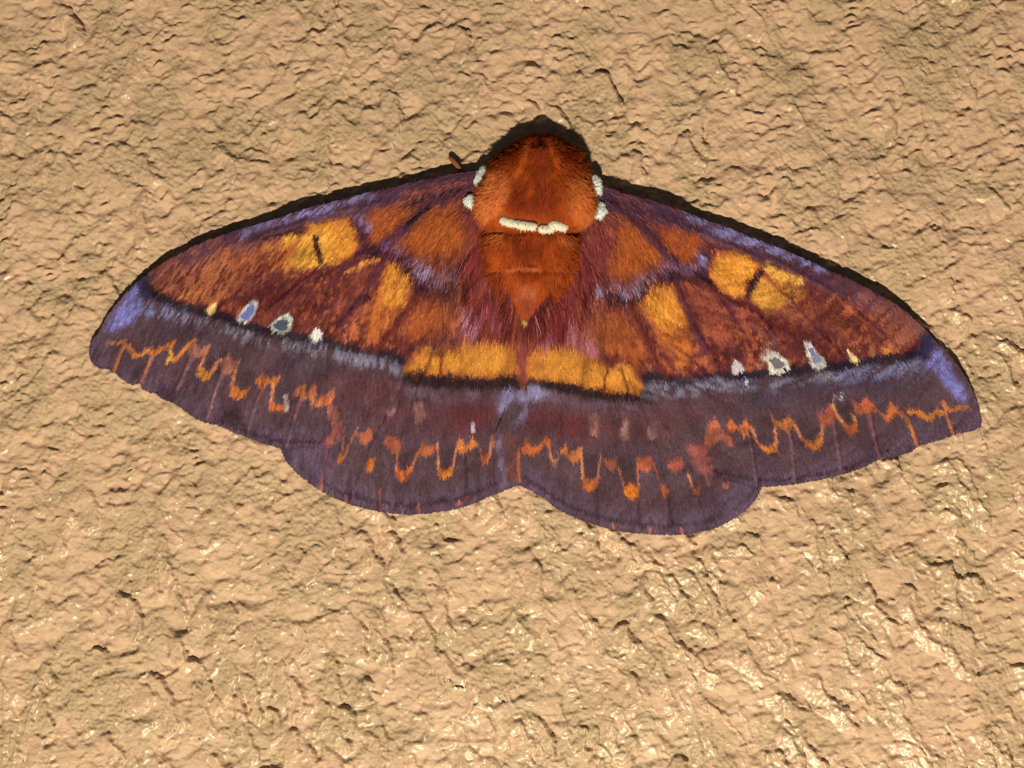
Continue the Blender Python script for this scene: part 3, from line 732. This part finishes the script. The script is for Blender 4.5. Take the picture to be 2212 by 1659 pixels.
FILM /= np.linalg.norm(FILM, axis=1, keepdims=True)
RO = tile_sample(Rt, UU, VV)
# the plaster never rises through a wing
for kind, pl in (('fl', FORE_L), ('fr', FORE_R), ('hl', HIND_L), ('hr', HIND_R)):
    q = np.asarray(pl)
    s = np.nonzero((UU > q[:, 0].min() - 10) & (UU < q[:, 0].max() + 10) & (VV > q[:, 1].min() - 10) & (VV < q[:, 1].max() + 10))
    pu, pv = UU[s], VV[s]
    k = inside(pu, pv, pl) | (seg_dist(pu, pv, pl[::2], True) < 7)
    cap = np.where(k, wing_h(kind, pu, pv) - 5, 99)
    HW[s] = np.minimum(HW[s], cap)
wv_ = np.stack([(UU - CU) * S, -HW * S, (CV - VV) * S], -1).reshape(-1, 3)
nr, nc = UU.shape
ii = (np.arange(nr - 1)[:, None] * nc + np.arange(nc - 1)[None, :]).ravel()
wf = np.stack([ii, ii + nc, ii + nc + 1, ii + 1], 1).ravel()
ru, rv, rr = UU.ravel(), VV.ravel(), RO.ravel()
peach = lin((211, 166, 122)); khaki = lin((188, 153, 108))
mixv = np.clip(.25 + .6 * rr + .5 * (fbm(ru / 60, rv / 60, 61, 3) - .5) + .35 * (vnoise(ru / 700, rv / 500, 66) - .5), 0, 1)
wcol = peach[None, :] * (1 - mixv[:, None]) + khaki[None, :] * mixv[:, None]
wcol *= (.93 + .14 * fbm(ru / 9, rv / 9, 63, 2))[:, None]
for su, sv, rad in ((581, 1217, 2.2), (431, 1596, 2.6), (119, 1565, 3.0), (1585, 1170, 1.6), (1830, 60, 1.8), (300, 240, 1.6)):
    d = np.hypot(ru - su, rv - sv)
    wcol += (lin((40, 32, 40)) - wcol) * (1 - sstep(rad * .5, rad * 1.6, d))[:, None]

def wall_material():
    m, nd, lk, b = principled('painted_stucco', .6, .12)
    at = nd.new('ShaderNodeAttribute'); at.attribute_name = 'pigment'
    tc = nd.new('ShaderNodeTexCoord')
    no = nd.new('ShaderNodeTexNoise'); no.inputs['Scale'].default_value = 3200; no.inputs['Detail'].default_value = 4
    lk.new(tc.outputs['Object'], no.inputs['Vector'])
    mr = nd.new('ShaderNodeMapRange'); mr.inputs['From Min'].default_value = .3; mr.inputs['From Max'].default_value = .7
    mr.inputs['To Min'].default_value = .94; mr.inputs['To Max'].default_value = 1.06
    lk.new(no.outputs['Fac'], mr.inputs['Value'])
    mx = nd.new('ShaderNodeVectorMath'); mx.operation = 'SCALE'
    lk.new(at.outputs['Color'], mx.inputs[0]); lk.new(mr.outputs['Result'], mx.inputs['Scale'])
    lk.new(mx.outputs['Vector'], b.inputs['Base Color'])
    n2 = nd.new('ShaderNodeTexNoise'); n2.inputs['Scale'].default_value = 2600; n2.inputs['Detail'].default_value = 3
    lk.new(tc.outputs['Object'], n2.inputs['Vector'])
    b0 = nd.new('ShaderNodeBump'); b0.inputs['Strength'].default_value = .25; b0.inputs['Distance'].default_value = 1.4e-4
    lk.new(n2.outputs['Fac'], b0.inputs['Height'])
    af = nd.new('ShaderNodeAttribute'); af.attribute_name = 'fine'
    bp = nd.new('ShaderNodeBump'); bp.inputs['Strength'].default_value = .9; bp.inputs['Distance'].default_value = 1.0
    lk.new(af.outputs['Fac'], bp.inputs['Height']); lk.new(b0.outputs['Normal'], bp.inputs['Normal'])
    lk.new(bp.outputs['Normal'], b.inputs['Normal'])
    # a thin film of emulsion paint fills the fine grain and shines on the larger facets
    b.inputs['Coat Weight'].default_value = .66
    b.inputs['Coat Roughness'].default_value = .32
    an = nd.new('ShaderNodeAttribute'); an.attribute_name = 'film'
    bf = nd.new('ShaderNodeBump'); bf.inputs['Strength'].default_value = .09; bf.inputs['Distance'].default_value = 1.0
    lk.new(af.outputs['Fac'], bf.inputs['Height']); lk.new(an.outputs['Vector'], bf.inputs['Normal'])
    lk.new(bf.outputs['Normal'], b.inputs['Coat Normal'])
    return m

wall = build('wall', wv_, wf, 4, wall_material(), None, wcol)
fb = wall.data.attributes.new('film', 'FLOAT_VECTOR', 'POINT')
fb.data.foreach_set('vector', FILM.astype(np.float32).ravel())
fa = wall.data.attributes.new('fine', 'FLOAT', 'POINT')
fa.data.foreach_set('value', (tile_sample(Ft, UU, VV) * S).astype(np.float32).ravel())
wall['kind'] = 'structure'
wall['label'] = 'rough tan stucco wall behind the moth'

# ---------------------------------------------------------------- the moth
moth = bpy.data.objects.new('moth', None)
COL.objects.link(moth)
moth.empty_display_size = .01
moth['label'] = 'maroon and orange moth with spread wings resting on the tan stucco wall'
moth['category'] = 'moth'

def grad_normal(hf, u, v, e=2.0):
    gu = (hf(u + e, v) - hf(u - e, v)) / (2 * e)
    gv = (hf(u, v + e) - hf(u, v - e)) / (2 * e)
    n = np.stack([-gu, -np.ones_like(gu), gv], -1)      # world: x right, -y to the viewer, z up
    return n / np.linalg.norm(n, axis=1, keepdims=True)

def make_wing(kind, name, outline, clear):
    ol = resample(outline, 4.0)
    ol = [(x + 1.2 * (random.random() - .5), y + 1.2 * (random.random() - .5)) for x, y in ol]
    q = np.asarray(ol)
    gx, gy = np.meshgrid(np.arange(q[:, 0].min(), q[:, 0].max(), 6.0), np.arange(q[:, 1].min(), q[:, 1].max(), 5.2))
    gx[1::2] += 3.0
    gx, gy = gx.ravel(), gy.ravel()
    k = inside(gx, gy, ol)
    gx, gy = gx[k], gy[k]
    k = seg_dist(gx, gy, ol, True) > 3.2
    gx, gy = gx[k], gy[k]
    pts = [Vector(p) for p in ol] + [Vector((a, b)) for a, b in zip(gx, gy)]
    n = len(ol)
    r = delaunay_2d_cdt(pts, [(i, (i + 1) % n) for i in range(n)], [], 1, 1e-4)
    vu = np.array([p.x for p in r[0]]); vv = np.array([p.y for p in r[0]])
    tri = np.array([f if len(f) == 3 else f[:3] for f in r[2]], np.int32)
    # turn every face towards the viewer
    a, b, c = tri[:, 0], tri[:, 1], tri[:, 2]
    cr = (vu[b] - vu[a]) * (vv[c] - vv[a]) - (vv[b] - vv[a]) * (vu[c] - vu[a])
    tri[cr > 0] = tri[cr > 0][:, ::-1]
    hf = lambda u, v: wing_h(kind, u, v)
    o = build(name, world(vu, vv, hf(vu, vv)), tri.ravel(), 3, M_WING, moth, pigment(vu, vv))
    md = o.modifiers.new('thickness', 'SOLIDIFY'); md.thickness = 1.6 * S; md.offset = -1
    # coat of scales
    area = .5 * abs(sum(ol[i - 1][0] * ol[i][1] - ol[i][0] * ol[i - 1][1] for i in range(n)))
    N = int(area / 4.6)
    su, sv = [], []
    got = 0
    while got < N:
        a = RNG.uniform(q[:, 0].min(), q[:, 0].max(), N); b = RNG.uniform(q[:, 1].min(), q[:, 1].max(), N)
        k = inside(a, b, outline)
        su.append(a[k]); sv.append(b[k]); got += k.sum()
    su = np.concatenate(su)[:N]; sv = np.concatenate(sv)[:N]
    keep = np.ones(N, bool)
    for cp in clear: keep &= ~inside(su, sv, cp)
    su, sv = su[keep], sv[keep]; N = su.size
    base = (1060, 470) if kind[1] == 'l' else (1240, 480)
    rb = np.hypot(su - base[0], sv - base[1])
    fine = sstep(110, 340, rb)
    if kind[0] == 'h': fine = sstep(230, 330, np.hypot(su - base[0], sv - base[1]))
    L = (30 * (1 - fine) + 10.5 * fine) * RNG.uniform(.7, 1.35, N)
    Wd = (1.9 * (1 - fine) + 3.0 * fine) * RNG.uniform(.8, 1.3, N)
    fx, fy = flow(su, sv)
    ja = RNG.normal(0, .20, N); ca, sa = np.cos(ja), np.sin(ja)
    fx, fy = fx * ca - fy * sa, fx * sa + fy * ca
    # scales end a little beyond the outline, so that the wing has a fringe
    tu = su + fx * L; tv = sv + fy * L
    over = ~inside(tu, tv, outline)
    dd = seg_dist(su, sv, ol, True)
    L = np.where(over, np.minimum(L, dd + RNG.uniform(0, 4.0, N)), L)
    jl = RNG.normal(0, 1, N) * (10 * (1 - fine) + 2.2 * fine)
    cu = su + fx * (L * .45 + jl); cv = sv + fy * (L * .45 + jl)
    col = pigment(cu, cv)
    col = col * np.exp(RNG.normal(0, 1, N) * (.22 - .09 * fine) - .02)[:, None]
    # long hairs towards the body carry a silkier tone on a few strands
    hx = hf(su, sv)
    nor = grad_normal(hf, su, sv)
    lift0 = .4 + RNG.uniform(0, 1.0, N)
    lift1 = lift0 + .5 + (1 - fine) * RNG.uniform(.5, 3.0, N) + RNG.uniform(0, 1.0, N)
    px, py = -fy, fx
    P0u, P0v = su, sv
    mu, mv = su + fx * L * .55, sv + fy * L * .55
    eu, ev = su + fx * L, sv + fy * L
    hm, he = hf(mu, mv), hf(eu, ev)
    w = Wd * .5
    rows = []
    for (bu, bv, hh, ww) in ((P0u, P0v, hx + lift0, w * .7), (mu, mv, hm + lift0 * .5 + lift1 * .6, w), (eu, ev, he + lift1, w * .25)):
        rows.append(world(bu - px * ww, bv - py * ww, hh)); rows.append(world(bu + px * ww, bv + py * ww, hh))
    V = np.stack(rows, 1).reshape(-1, 3)
    i0 = np.arange(N) * 6
    F = np.stack([i0, i0 + 1, i0 + 3, i0 + 2, i0 + 2, i0 + 3, i0 + 5, i0 + 4], 1).ravel()
    nj = nor + RNG.normal(0, .08, (N, 3)) * np.array([1, .2, 1]) + np.stack([fx * .10, 0 * fx, -fy * .10], -1)
    nj /= np.linalg.norm(nj, axis=1, keepdims=True)
    sc = build('wing_scales', V, F, 4, M_SCALE, o, np.repeat(col, 6, 0), np.repeat(nj, 6, 0))
    sc['kind'] = 'stuff'
    return o

# translucent windows: shrunken spot outlines
def shrink(pts, k, du=0, dv=0):
    cx = sum(p[0] for p in pts) / len(pts); cy = sum(p[1] for p in pts) / len(pts)
    return [(cx + (x - cx) * k + du, cy + (y - cy) * k + dv) for x, y in pts]
WIN = {'fl': [shrink(Z(*SPOTS[0][:2]), .78, 1, -1), shrink(Z(*SPOTS[1][:2]), .78, 1, -2)],
       'fr': [shrink(Z(*SPOTS[2][:2]), .66, 2, -1), shrink(Z(*SPOTS[3][:2]), .70, 0, -3)]}
WIN_COL = {'fl': [(112, 112, 168), (84, 86, 96)], 'fr': [(128, 112, 112), (132, 126, 152)]}

def make_windows(kind, wing):
    for pts, c in zip(WIN[kind], WIN_COL[kind]):
        ol = resample(smooth_open(pts + pts[:1], 2)[:-1], 2.5)
        cx = sum(p[0] for p in ol) / len(ol); cy = sum(p[1] for p in ol) / len(ol)
        vu, vv, rings = [cx], [cy], [.35, .7, 1.0]
        for k in rings:
            for x, y in ol: vu.append(cx + (x - cx) * k); vv.append(cy + (y - cy) * k)
        vu, vv = np.array(vu), np.array(vv)
        n = len(ol); F = []
        for i in range(n):
            j = (i + 1) % n
            F += [0, 1 + i, 1 + j]
            for r in range(len(rings) - 1):
                a, b = 1 + r * n + i, 1 + r * n + j
                F += [a, a + n, b + n, a, b + n, b]
        F = np.array(F).reshape(-1, 3)
        a, b, cc = F[:, 0], F[:, 1], F[:, 2]
        cr = (vu[b] - vu[a]) * (vv[cc] - vv[a]) - (vv[b] - vv[a]) * (vu[cc] - vu[a])
        F[cr > 0] = F[cr > 0][:, ::-1]
        h = wing_h(kind, vu, vv) + .9 + .5 * (fbm(vu / 4, vv / 4, 77, 2) - .5)
        col = lin(c)[None, :] * (.75 + .5 * fbm(vu / 5, vv / 5, 78, 2))[:, None]
        build('clear_spot', world(vu, vv, h), F.ravel(), 3, M_WIN, wing, col)

M_WIN = pigment_material('clear_membrane', .35, .5, False, 0, .25)

hl = make_wing('hl', 'hindwing', HIND_L, [])
hr = make_wing('hr', 'hindwing', HIND_R, [])
fl = make_wing('fl', 'forewing', FORE_L, WIN['fl'])
fr = make_wing('fr', 'forewing', FORE_R, WIN['fr'])
make_windows('fl', fl); make_windows('fr', fr)

# ---------------------------------------------------------------- body: one lofted skin under fur
ST = np.array([  # v, centre u, half width, top
    (293, 1168, 12, 38), (298, 1169, 26, 47), (306, 1168, 38, 56), (318, 1167, 52, 64), (335, 1166, 74, 69), (357, 1163, 92, 74), (400, 1160, 110, 82), (430, 1157, 117, 83), (455, 1156, 118, 80),
    (474, 1155, 106, 74), (490, 1151, 88, 64), (502, 1148, 82, 60), (520, 1147, 84, 62), (550, 1146, 83, 61), (576, 1146, 78, 57), (582, 1146, 75, 54), (590, 1146, 74, 55), (615, 1145, 64, 50),
    (640, 1142, 48, 45), (665, 1139, 30, 39), (684, 1136, 18, 34), (694, 1134, 9, 29)], float)
def station(v):
    return [np.interp(v, ST[:, 0], ST[:, i]) for i in (1, 2, 3)]
LOW = 8.0
NA = 48
def body_point(v, th):
    """th 0..2pi round the body, pi/2 facing the viewer"""
    c, w, t = station(v)
    mid = (t + LOW) * .42
    s = np.sin(th)
    h = np.where(s >= 0, mid + (t - mid) * s, mid + (mid - LOW) * s)
    return c + w * np.cos(th), h
bv = np.concatenate([np.linspace(293, 320, 14), np.linspace(324, 694, 90)])
BV, BT = np.meshgrid(bv, np.linspace(0, 2 * np.pi, NA, endpoint=False), indexing='ij')
BU, BH = body_point(BV, BT)

def fur_pigment(u, v):
    wu = u + 6 * (fbm(u / 14, v / 14, 5, 2) - .5); wv = v + 8 * (fbm(u / 14, v / 20, 6, 2) - .5)
    col = np.tile(lin((146, 62, 20)), (u.size, 1)).astype(float)
    def pa(pts, rgb, a, soft):
        d = seg_dist(wu, wv, pts, True); d = np.where(inside(wu, wv, pts), -d, d)
        k = (1 - sstep(-soft, soft, d)) * a
        col[:] += (lin(rgb) - col) * k[:, None]
    def la(pts, rgb, a, w, soft):
        k = (1 - sstep(w * .4, w + soft, seg_dist(wu, wv, pts))) * a
        col[:] += (lin(rgb) - col) * k[:, None]
    pa(Z('i', [(1000, 380), (1200, 340), (1250, 900), (1000, 900)]), (118, 44, 18), .6, 16)
    pa(Z('i', [(740, 960), (1000, 940), (1350, 960), (1300, 1420), (700, 1330)]), (114, 42, 16), .75, 14)
    pa(Z('i', [(1320, 440), (1560, 480), (1680, 700), (1380, 640)]), (98, 26, 6), .85, 12)
    pa(Z('i', [(650, 420), (880, 400), (820, 640), (600, 620)]), (108, 34, 8), .75, 12)
    la(Z('i', [(950, 390), (900, 600), (800, 820)]), (182, 84, 28), .85, 5, 6)
    la(Z('i', [(1210, 380), (1280, 560), (1330, 700)]), (176, 78, 26), .85, 5, 6)
    la(Z('i', [(1000, 900), (980, 1050)]), (166, 72, 24), .6, 4, 6)
    pa(Z('i', [(600, 760), (720, 900), (660, 1150), (540, 1340), (360, 1440), (220, 1330), (280, 1000), (420, 800)]), (200, 112, 56), .95, 13)
    pa(Z('i', [(1480, 900), (1700, 800), (1820, 1000), (1860, 1420), (1760, 1520), (1600, 1480), (1450, 1200)]), (186, 102, 46), .9, 14)
    pa(Z('j', [(430, 220), (1540, 220), (1520, 320), (430, 320)]), (104, 28, 8), .5, 6)
    pa(Z('j', [(420, 250), (620, 250), (620, 400), (420, 420)]), (180, 96, 38), .8, 8)
    pa(Z('j', [(1350, 320), (1530, 320), (1520, 440), (1380, 420)]), (176, 96, 44), .8, 7)
    pa(Z('j', [(400, 450), (540, 450), (600, 780), (460, 800)]), (176, 82, 34), .7, 10)
    pa(Z('j', [(700, 330), (1200, 400), (1150, 640), (760, 640)]), (108, 40, 16), .75, 14)
    pa(Z('j', [(820, 760), (1200, 780), (1150, 900), (860, 900)]), (112, 40, 10), .7, 8)
    la(Z('j', [(620, 800), (760, 750), (1000, 730), (1120, 760)]), (176, 92, 46), .75, 2.4, 4)
    la(Z('j', [(850, 700), (980, 690), (1040, 690)]), (70, 34, 16), .8, 1.5, 3)
    pa(Z('j', [(800, 960), (1060, 960), (1060, 1160), (820, 1160)]), (164, 88, 54), .7, 10)
    pa(Z('j', [(840, 1160), (1040, 1160), (1000, 1400), (860, 1400)]), (136, 66, 44), .7, 8)
    return col

bcol = fur_pigment(BU.ravel(), BV.ravel())
bver = world(BU.ravel(), BV.ravel(), BH.ravel())
nb = len(bv)
F = []
for i in range(nb - 1):
    for j in range(NA):
        a = i * NA + j; b = i * NA + (j + 1) % NA
        F += [a, b, b + NA, a + NA]
# end caps as degenerate-free fans of quads onto a pole vertex pair are avoided: use two rings of triangles via poles
body = None
pole0 = len(bver); pole1 = pole0 + 1
bver = np.concatenate([bver, world(np.array([1170.0, 1133.5]), np.array([290.5, 697.0]), np.array([22.0, 18.0]))])
bcol = np.concatenate([bcol, bcol[:1], bcol[-1:]])
TF = []
for k in range(0, len(F), 4):
    a, b, c, d = F[k:k + 4]; TF += [a, b, c, a, c, d]
for j in range(NA):
    TF += [pole0, (j + 1) % NA, j]
    TF += [pole1, (nb - 1) * NA + j, (nb - 1) * NA + (j + 1) % NA]
body = build('body', bver, TF, 3, M_BODY, moth, bcol)

def ribbons(name, root, tip, bend, width, col, nor, parent, mat=None, segs=3):
    """hairs: tapering bent ribbons facing the viewer; root/tip/bend are plan (u, v, h)"""
    N = len(root)
    d = tip - root
    px = -d[:, 1]; py = d[:, 0]; n = np.hypot(px, py) + 1e-6; px, py = px / n, py / n
    rows = []
    for k in range(segs):
        t = k / (segs - 1)
        p = root + d * t + bend * (4 * t * (1 - t))
        w = width * (.5 if k < segs - 1 else .12) * (1 if k else .8)
        rows.append(world(p[:, 0] - px * w, p[:, 1] - py * w, p[:, 2])); rows.append(world(p[:, 0] + px * w, p[:, 1] + py * w, p[:, 2]))
    V = np.stack(rows, 1).reshape(-1, 3)
    m = 2 * segs
    i0 = np.arange(N) * m
    F = np.concatenate([np.stack([i0 + 2 * k, i0 + 2 * k + 1, i0 + 2 * k + 3, i0 + 2 * k + 2], 1) for k in range(segs - 1)], 1).ravel()
    o = build(name, V, F, 4, mat or M_FUR, parent, np.repeat(col, m, 0), np.repeat(nor, m, 0))
    o['kind'] = 'stuff'
    return o

def body_fur(N):
    v = np.concatenate([RNG.uniform(293, 694, int(N * .84)), RNG.uniform(293, 340, N - int(N * .84))])
    th = RNG.uniform(-.25, np.pi + .25, N)
    _, w, _ = station(v)
    k = RNG.uniform(0, 1, N) < .4 + .6 * w / 120
    v, th = v[k], th[k]; N = v.size
    u, h = body_point(v, th)
    e = .02
    u1, h1 = body_point(v, th + e); u2, h2 = body_point(np.clip(v + 2, 294, 696), th)
    ta = np.stack([u1 - u, 0 * u, h1 - h], -1); tb = np.stack([u2 - u, 0 * u + 2, h2 - h], -1)
    n = np.cross(ta, tb); n /= np.linalg.norm(n, axis=1, keepdims=True) + 1e-9
    out = np.sign((n * np.stack([np.cos(th), 0 * th, np.sin(th)], -1)).sum(1)); n *= out[:, None]
    tb /= np.linalg.norm(tb, axis=1, keepdims=True)
    thor = v < 490
    L = np.where(thor, RNG.uniform(12, 26, N), RNG.uniform(8, 19, N))
    # hair swirls: lies back along the body, fans out on the tegulae, stands up over the head
    ang = .9 * (fbm(u / 30, v / 30, 51, 2) - .5) + RNG.normal(0, .22, N)
    side = np.clip((u - 1157) / 110, -1, 1)
    d = tb + .55 * n + .28 * side[:, None] * np.array([1, 0, 0])
    front = 1 - sstep(296, 330, v)
    d = d * (1 - .75 * front[:, None]) + (.5 * n + side[:, None] * np.array([.5, 0, 0])) * front[:, None] * .75
    ca, sa = np.cos(ang), np.sin(ang)
    d = np.stack([d[:, 0] * ca - d[:, 1] * sa, d[:, 0] * sa + d[:, 1] * ca, d[:, 2]], -1)
    d /= np.linalg.norm(d, axis=1, keepdims=True)
    fwd = (RNG.uniform(0, 1, N) < .0 * front)[:, None]
    d = np.where(fwd, -tb * .55 + .75 * n + side[:, None] * np.array([.3, 0, 0]), d)
    d /= np.linalg.norm(d, axis=1, keepdims=True)
    L = L * (1 - .62 * front)
    flank = sstep(.75, 1.0, np.abs(u - np.interp(v, ST[:, 0], ST[:, 1])) / (np.interp(v, ST[:, 0], ST[:, 2]) + 1e-6)) * (v > 486)
    L = L * (1 + .9 * flank); d = d + (flank * .35 * np.sign(u - 1146))[:, None] * np.array([1.0, 0, 0])
    d /= np.linalg.norm(d, axis=1, keepdims=True)
    mid = np.abs(u - 1157) < 92
    L = np.where((v > 438) & (v < 500) & mid, L * .42, L)
    root = np.stack([u, v, h - .5], -1)
    tip = root + d * L[:, None]
    bend = n * (L * .10)[:, None]
    c = fur_pigment(root[:, 0] * .4 + tip[:, 0] * .6, root[:, 1] * .4 + tip[:, 1] * .6)
    clump = .6 * vnoise(u / 7, v / 16, 57) + .4 * vnoise(u / 16, v / 22, 58)
    c = 1.6 * c * (np.exp(RNG.normal(0, .12, N)) * (.72 + .66 * clump))[:, None]
    # plan (u, v, h) -> world (x, -y... ) normal
    nn = n + .35 * d * 0 + RNG.normal(0, .22, (N, 3))
    wn = np.stack([nn[:, 0], -nn[:, 2], -nn[:, 1]], -1)
    wn[:, 1] = -np.abs(wn[:, 1]) - .12
    wn = wn * (.9 - .6 * front[:, None]) + np.array([-.05, -.45, -.25]) * (1 + front[:, None])
    wn /= np.linalg.norm(wn, axis=1, keepdims=True)
    ribbons('fur', root, tip, bend, RNG.uniform(.9, 1.6, N), c, wn, body)
body_fur(60000)

def crown_fur(N):
    v = RNG.uniform(289, 334, N)
    hw = np.interp(v, [289, 298, 318, 335], [8, 24, 46, 66])
    u = 1168 + hw * RNG.uniform(-1, 1, N)
    top = np.interp(v, ST[:, 0], ST[:, 3]) * np.sqrt(np.clip(1 - ((u - 1168) / (hw * 1.25)) ** 2, .1, 1))
    root = np.stack([u, v, top + RNG.uniform(3, 9, N)], -1)
    a = RNG.normal(0, .3, N) + (u - 1168) / 90
    L = RNG.uniform(8, 17, N)
    tip = root + np.stack([np.sin(a) * L, np.cos(a) * L * .8, RNG.uniform(-1, 3, N)], -1)
    c = 1.5 * fur_pigment(tip[:, 0], tip[:, 1]) * np.exp(RNG.normal(0, .16, N))[:, None]
    wn = np.stack([RNG.normal(0, .2, N) + (u - 1168) / 120, -np.ones(N), RNG.normal(.05, .2, N)], -1)
    wn /= np.linalg.norm(wn, axis=1, keepdims=True)
    ribbons('crown_fur', root, tip, np.stack([0 * u, 0 * u, RNG.uniform(0, 2, N)], -1), RNG.uniform(1.0, 1.7, N), c, wn, body)
crown_fur(3000)

# long silky hair from the wing bases beside the abdomen
def base_hair(wing, kind, N, sx):
    v = RNG.uniform(455, 700, N)
    t = (v - 470) / 230
    u = np.where(sx < 0, 1066 + 52 * t, 1232 - 84 * t) + sx * RNG.uniform(-12, 85, N)
    pl = HIND_L if sx < 0 else HIND_R
    k = inside(u, v, pl); u, v, t = u[k], v[k], t[k]; N = u.size
    a = RNG.normal(0, .16, N) + sx * -.10 + sx * -.25 * sstep(20, 90, np.abs(u - 1150) - 60)
    d = np.stack([np.sin(-a) * 1.0, np.cos(a), RNG.uniform(-.02, .10, N)], -1)
    L = RNG.uniform(26, 60, N)
    h = np.maximum(wing_h('fl' if sx < 0 else 'fr', u, v), wing_h(kind, u, v)) + RNG.uniform(1, 7, N)
    near = 1 - sstep(0, 26, np.abs(u - np.where(sx < 0, 1066 + 52 * t, 1232 - 84 * t)))
    h = h + near * RNG.uniform(4, 16, N)
    root = np.stack([u, v, h], -1)
    tip = root + d * L[:, None]; tip[:, 2] = np.maximum(tip[:, 2], 26)
    c = pigment(tip[:, 0] * .5 + u * .5, tip[:, 1] * .5 + v * .5)
    pk = (RNG.uniform(0, 1, N) < .04) & (v > 560)
    c[pk] = c[pk] * .4 + lin((176, 112, 122)) * .6
    c = 1.35 * c * np.exp(RNG.normal(0, .2, N))[:, None]
    nn = np.stack([RNG.normal(0, .2, N) , -np.ones(N), RNG.normal(-.05, .2, N)], -1); nn /= np.linalg.norm(nn, axis=1, keepdims=True)
    ribbons('base_hair', root, tip, np.stack([0 * u, 0 * u, RNG.uniform(0, 3, N)], -1), RNG.uniform(1.0, 1.9, N), c, nn, wing)
base_hair(hl, 'hl', 4200, -1)
base_hair(hr, 'hr', 4200, 1)

# ---------------------------------------------------------------- white tufts and bands
def tuft(name, blobs, n, rgb, lab=None, ln=(6, 13), wd=(1.1, 1.9)):
    """a felted clump: lumpy core plus short hairs; blobs = (u, v, h, radius)"""
    V, Fq, colr = [], [], []
    nu, nv = 14, 9
    off = 0
    hr, ht, hc, hn = [], [], [], []
    for (bu, bv_, bh, r) in blobs:
        th, ph = np.meshgrid(np.linspace(0, 2 * np.pi, nu, endpoint=False), np.linspace(.12, np.pi - .12, nv), indexing='ij')
        x, y, z = np.cos(th) * np.sin(ph), np.sin(th) * np.sin(ph), np.cos(ph)
        k = r * (.93 + .14 * vnoise(x * 2.2 + bu, y * 2.2 + bv_ + z * 1.7, 91))
        V.append(world((bu + x * k).ravel(), (bv_ + y * k).ravel(), (bh + z * k * .9).ravel()))
        for i in range(nu):
            for j in range(nv - 1):
                a = off + i * nv + j; b = off + ((i + 1) % nu) * nv + j
                Fq += [a, a + 1, b + 1, b]
        off += nu * nv
        m = int(n / len(blobs))
        g = RNG.normal(0, 1, (m, 3)); g[:, 2] = np.abs(g[:, 2]); g /= np.linalg.norm(g, axis=1, keepdims=True)
        rt = np.array([bu, bv_, bh]) + g * r * .8 * np.array([1, 1, .9])
        dr = g * .7 + np.array([0, .6, 0]) + RNG.normal(0, .2, (m, 3))
        hr.append(rt); ht.append(rt + dr * RNG.uniform(ln[0], ln[1], m)[:, None] * .6); hc.append(lin(rgb)[None, :] * RNG.uniform(.9, 1.1, m)[:, None])
        wn = np.stack([g[:, 0] * .4, -g[:, 2] - .9, -g[:, 1] * .4 - .25], -1); hn.append(wn / np.linalg.norm(wn, axis=1, keepdims=True))
    V = np.concatenate(V)
    o = build(name, V, np.array(Fq), 4, M_BODY, moth, np.tile(lin(rgb) * .9, (len(V), 1)))
    if lab: o['label'] = lab
    hr, ht = np.concatenate(hr), np.concatenate(ht)
    ribbons('tuft_hair', hr, ht, np.zeros_like(hr), RNG.uniform(wd[0], wd[1], len(hr)), np.concatenate(hc), np.concatenate(hn), o)
    return o

CREAM = (244, 238, 218)
tuft('white_tuft', [(1045, 366, 36, 8), (1042, 372, 36, 9.5), (1039, 378, 36, 10), (1036, 383, 36, 10), (1033, 389, 35, 8)], 460, CREAM)
tuft('white_tuft', [(1016, 428, 35, 10), (1019, 438, 35, 9), (1010, 432, 34, 8), (1023, 432, 36, 8), (1017, 433, 36, 10)], 420, CREAM)
tuft('white_tuft', [(1285, 384, 36, 8), (1288, 390, 36, 9.5), (1290, 397, 36, 10.5), (1291, 404, 36, 10), (1292, 411, 35, 8)], 460, CREAM)
tuft('white_tuft', [(1299, 443, 35, 8), (1301, 454, 35, 10), (1294, 463, 34, 8), (1291, 451, 36, 8), (1297, 453, 36, 10)], 420, CREAM)
YC = (246, 228, 182)
def band(f, pts, rad):
    q = resample(Z(f, pts), 4.5, False)
    return [(x, y, float(station(y)[2]) * (1 - .55 * ((x - float(station(y)[0])) / float(station(y)[1])) ** 2) + 9, rad * random.uniform(.93, 1.05)) for x, y in q]
tuft('white_band', band('i', [(620, 1412), (760, 1450), (880, 1474), (1005, 1488)], 10.0), 520, YC, None, (5, 10), (1.1, 1.8))
tuft('white_band', band('i', [(1140, 1524), (1230, 1522), (1290, 1460), (1380, 1485), (1420, 1500)], 10.0), 520, YC, None, (5, 10), (1.1, 1.8))
tuft('tail_tuft', [(1131, 694, 34, 6), (1136, 697, 32, 5)], 80, (206, 160, 96))

# ---------------------------------------------------------------- one foot showing before the left leading edge
def tube(name, pts, rads, mat, parent, rgb, k=10):
    pts = [np.array(p, float) for p in pts]
    V, Fq = [], []
    for i, p in enumerate(pts):
        d = pts[min(i + 1, len(pts) - 1)] - pts[max(i - 1, 0)]; d /= np.linalg.norm(d)
        a = np.cross(d, [0, 0, 1.0]); a /= np.linalg.norm(a); b = np.cross(d, a)
        for j in range(k):
            t = 2 * np.pi * j / k
            q = p + (a * math.cos(t) + b * math.sin(t)) * rads[i]
            V.append(world(q[0], q[1], q[2]))
    for i in range(len(pts) - 1):
        for j in range(k):
            Fq += [i * k + j, i * k + (j + 1) % k, (i + 1) * k + (j + 1) % k, (i + 1) * k + j]
    V = np.array(V)
    return build(name, V, np.array(Fq), 4, mat, parent, np.tile(lin(rgb), (len(V), 1)))
tube('leg', [(1010, 392, 15), (997, 370, 16), (987, 356, 16), (979, 347, 15), (973, 340, 12), (970, 337, 9)], [5, 5, 5.5, 6, 5, 1.5], M_BODY, moth, (138, 88, 48))
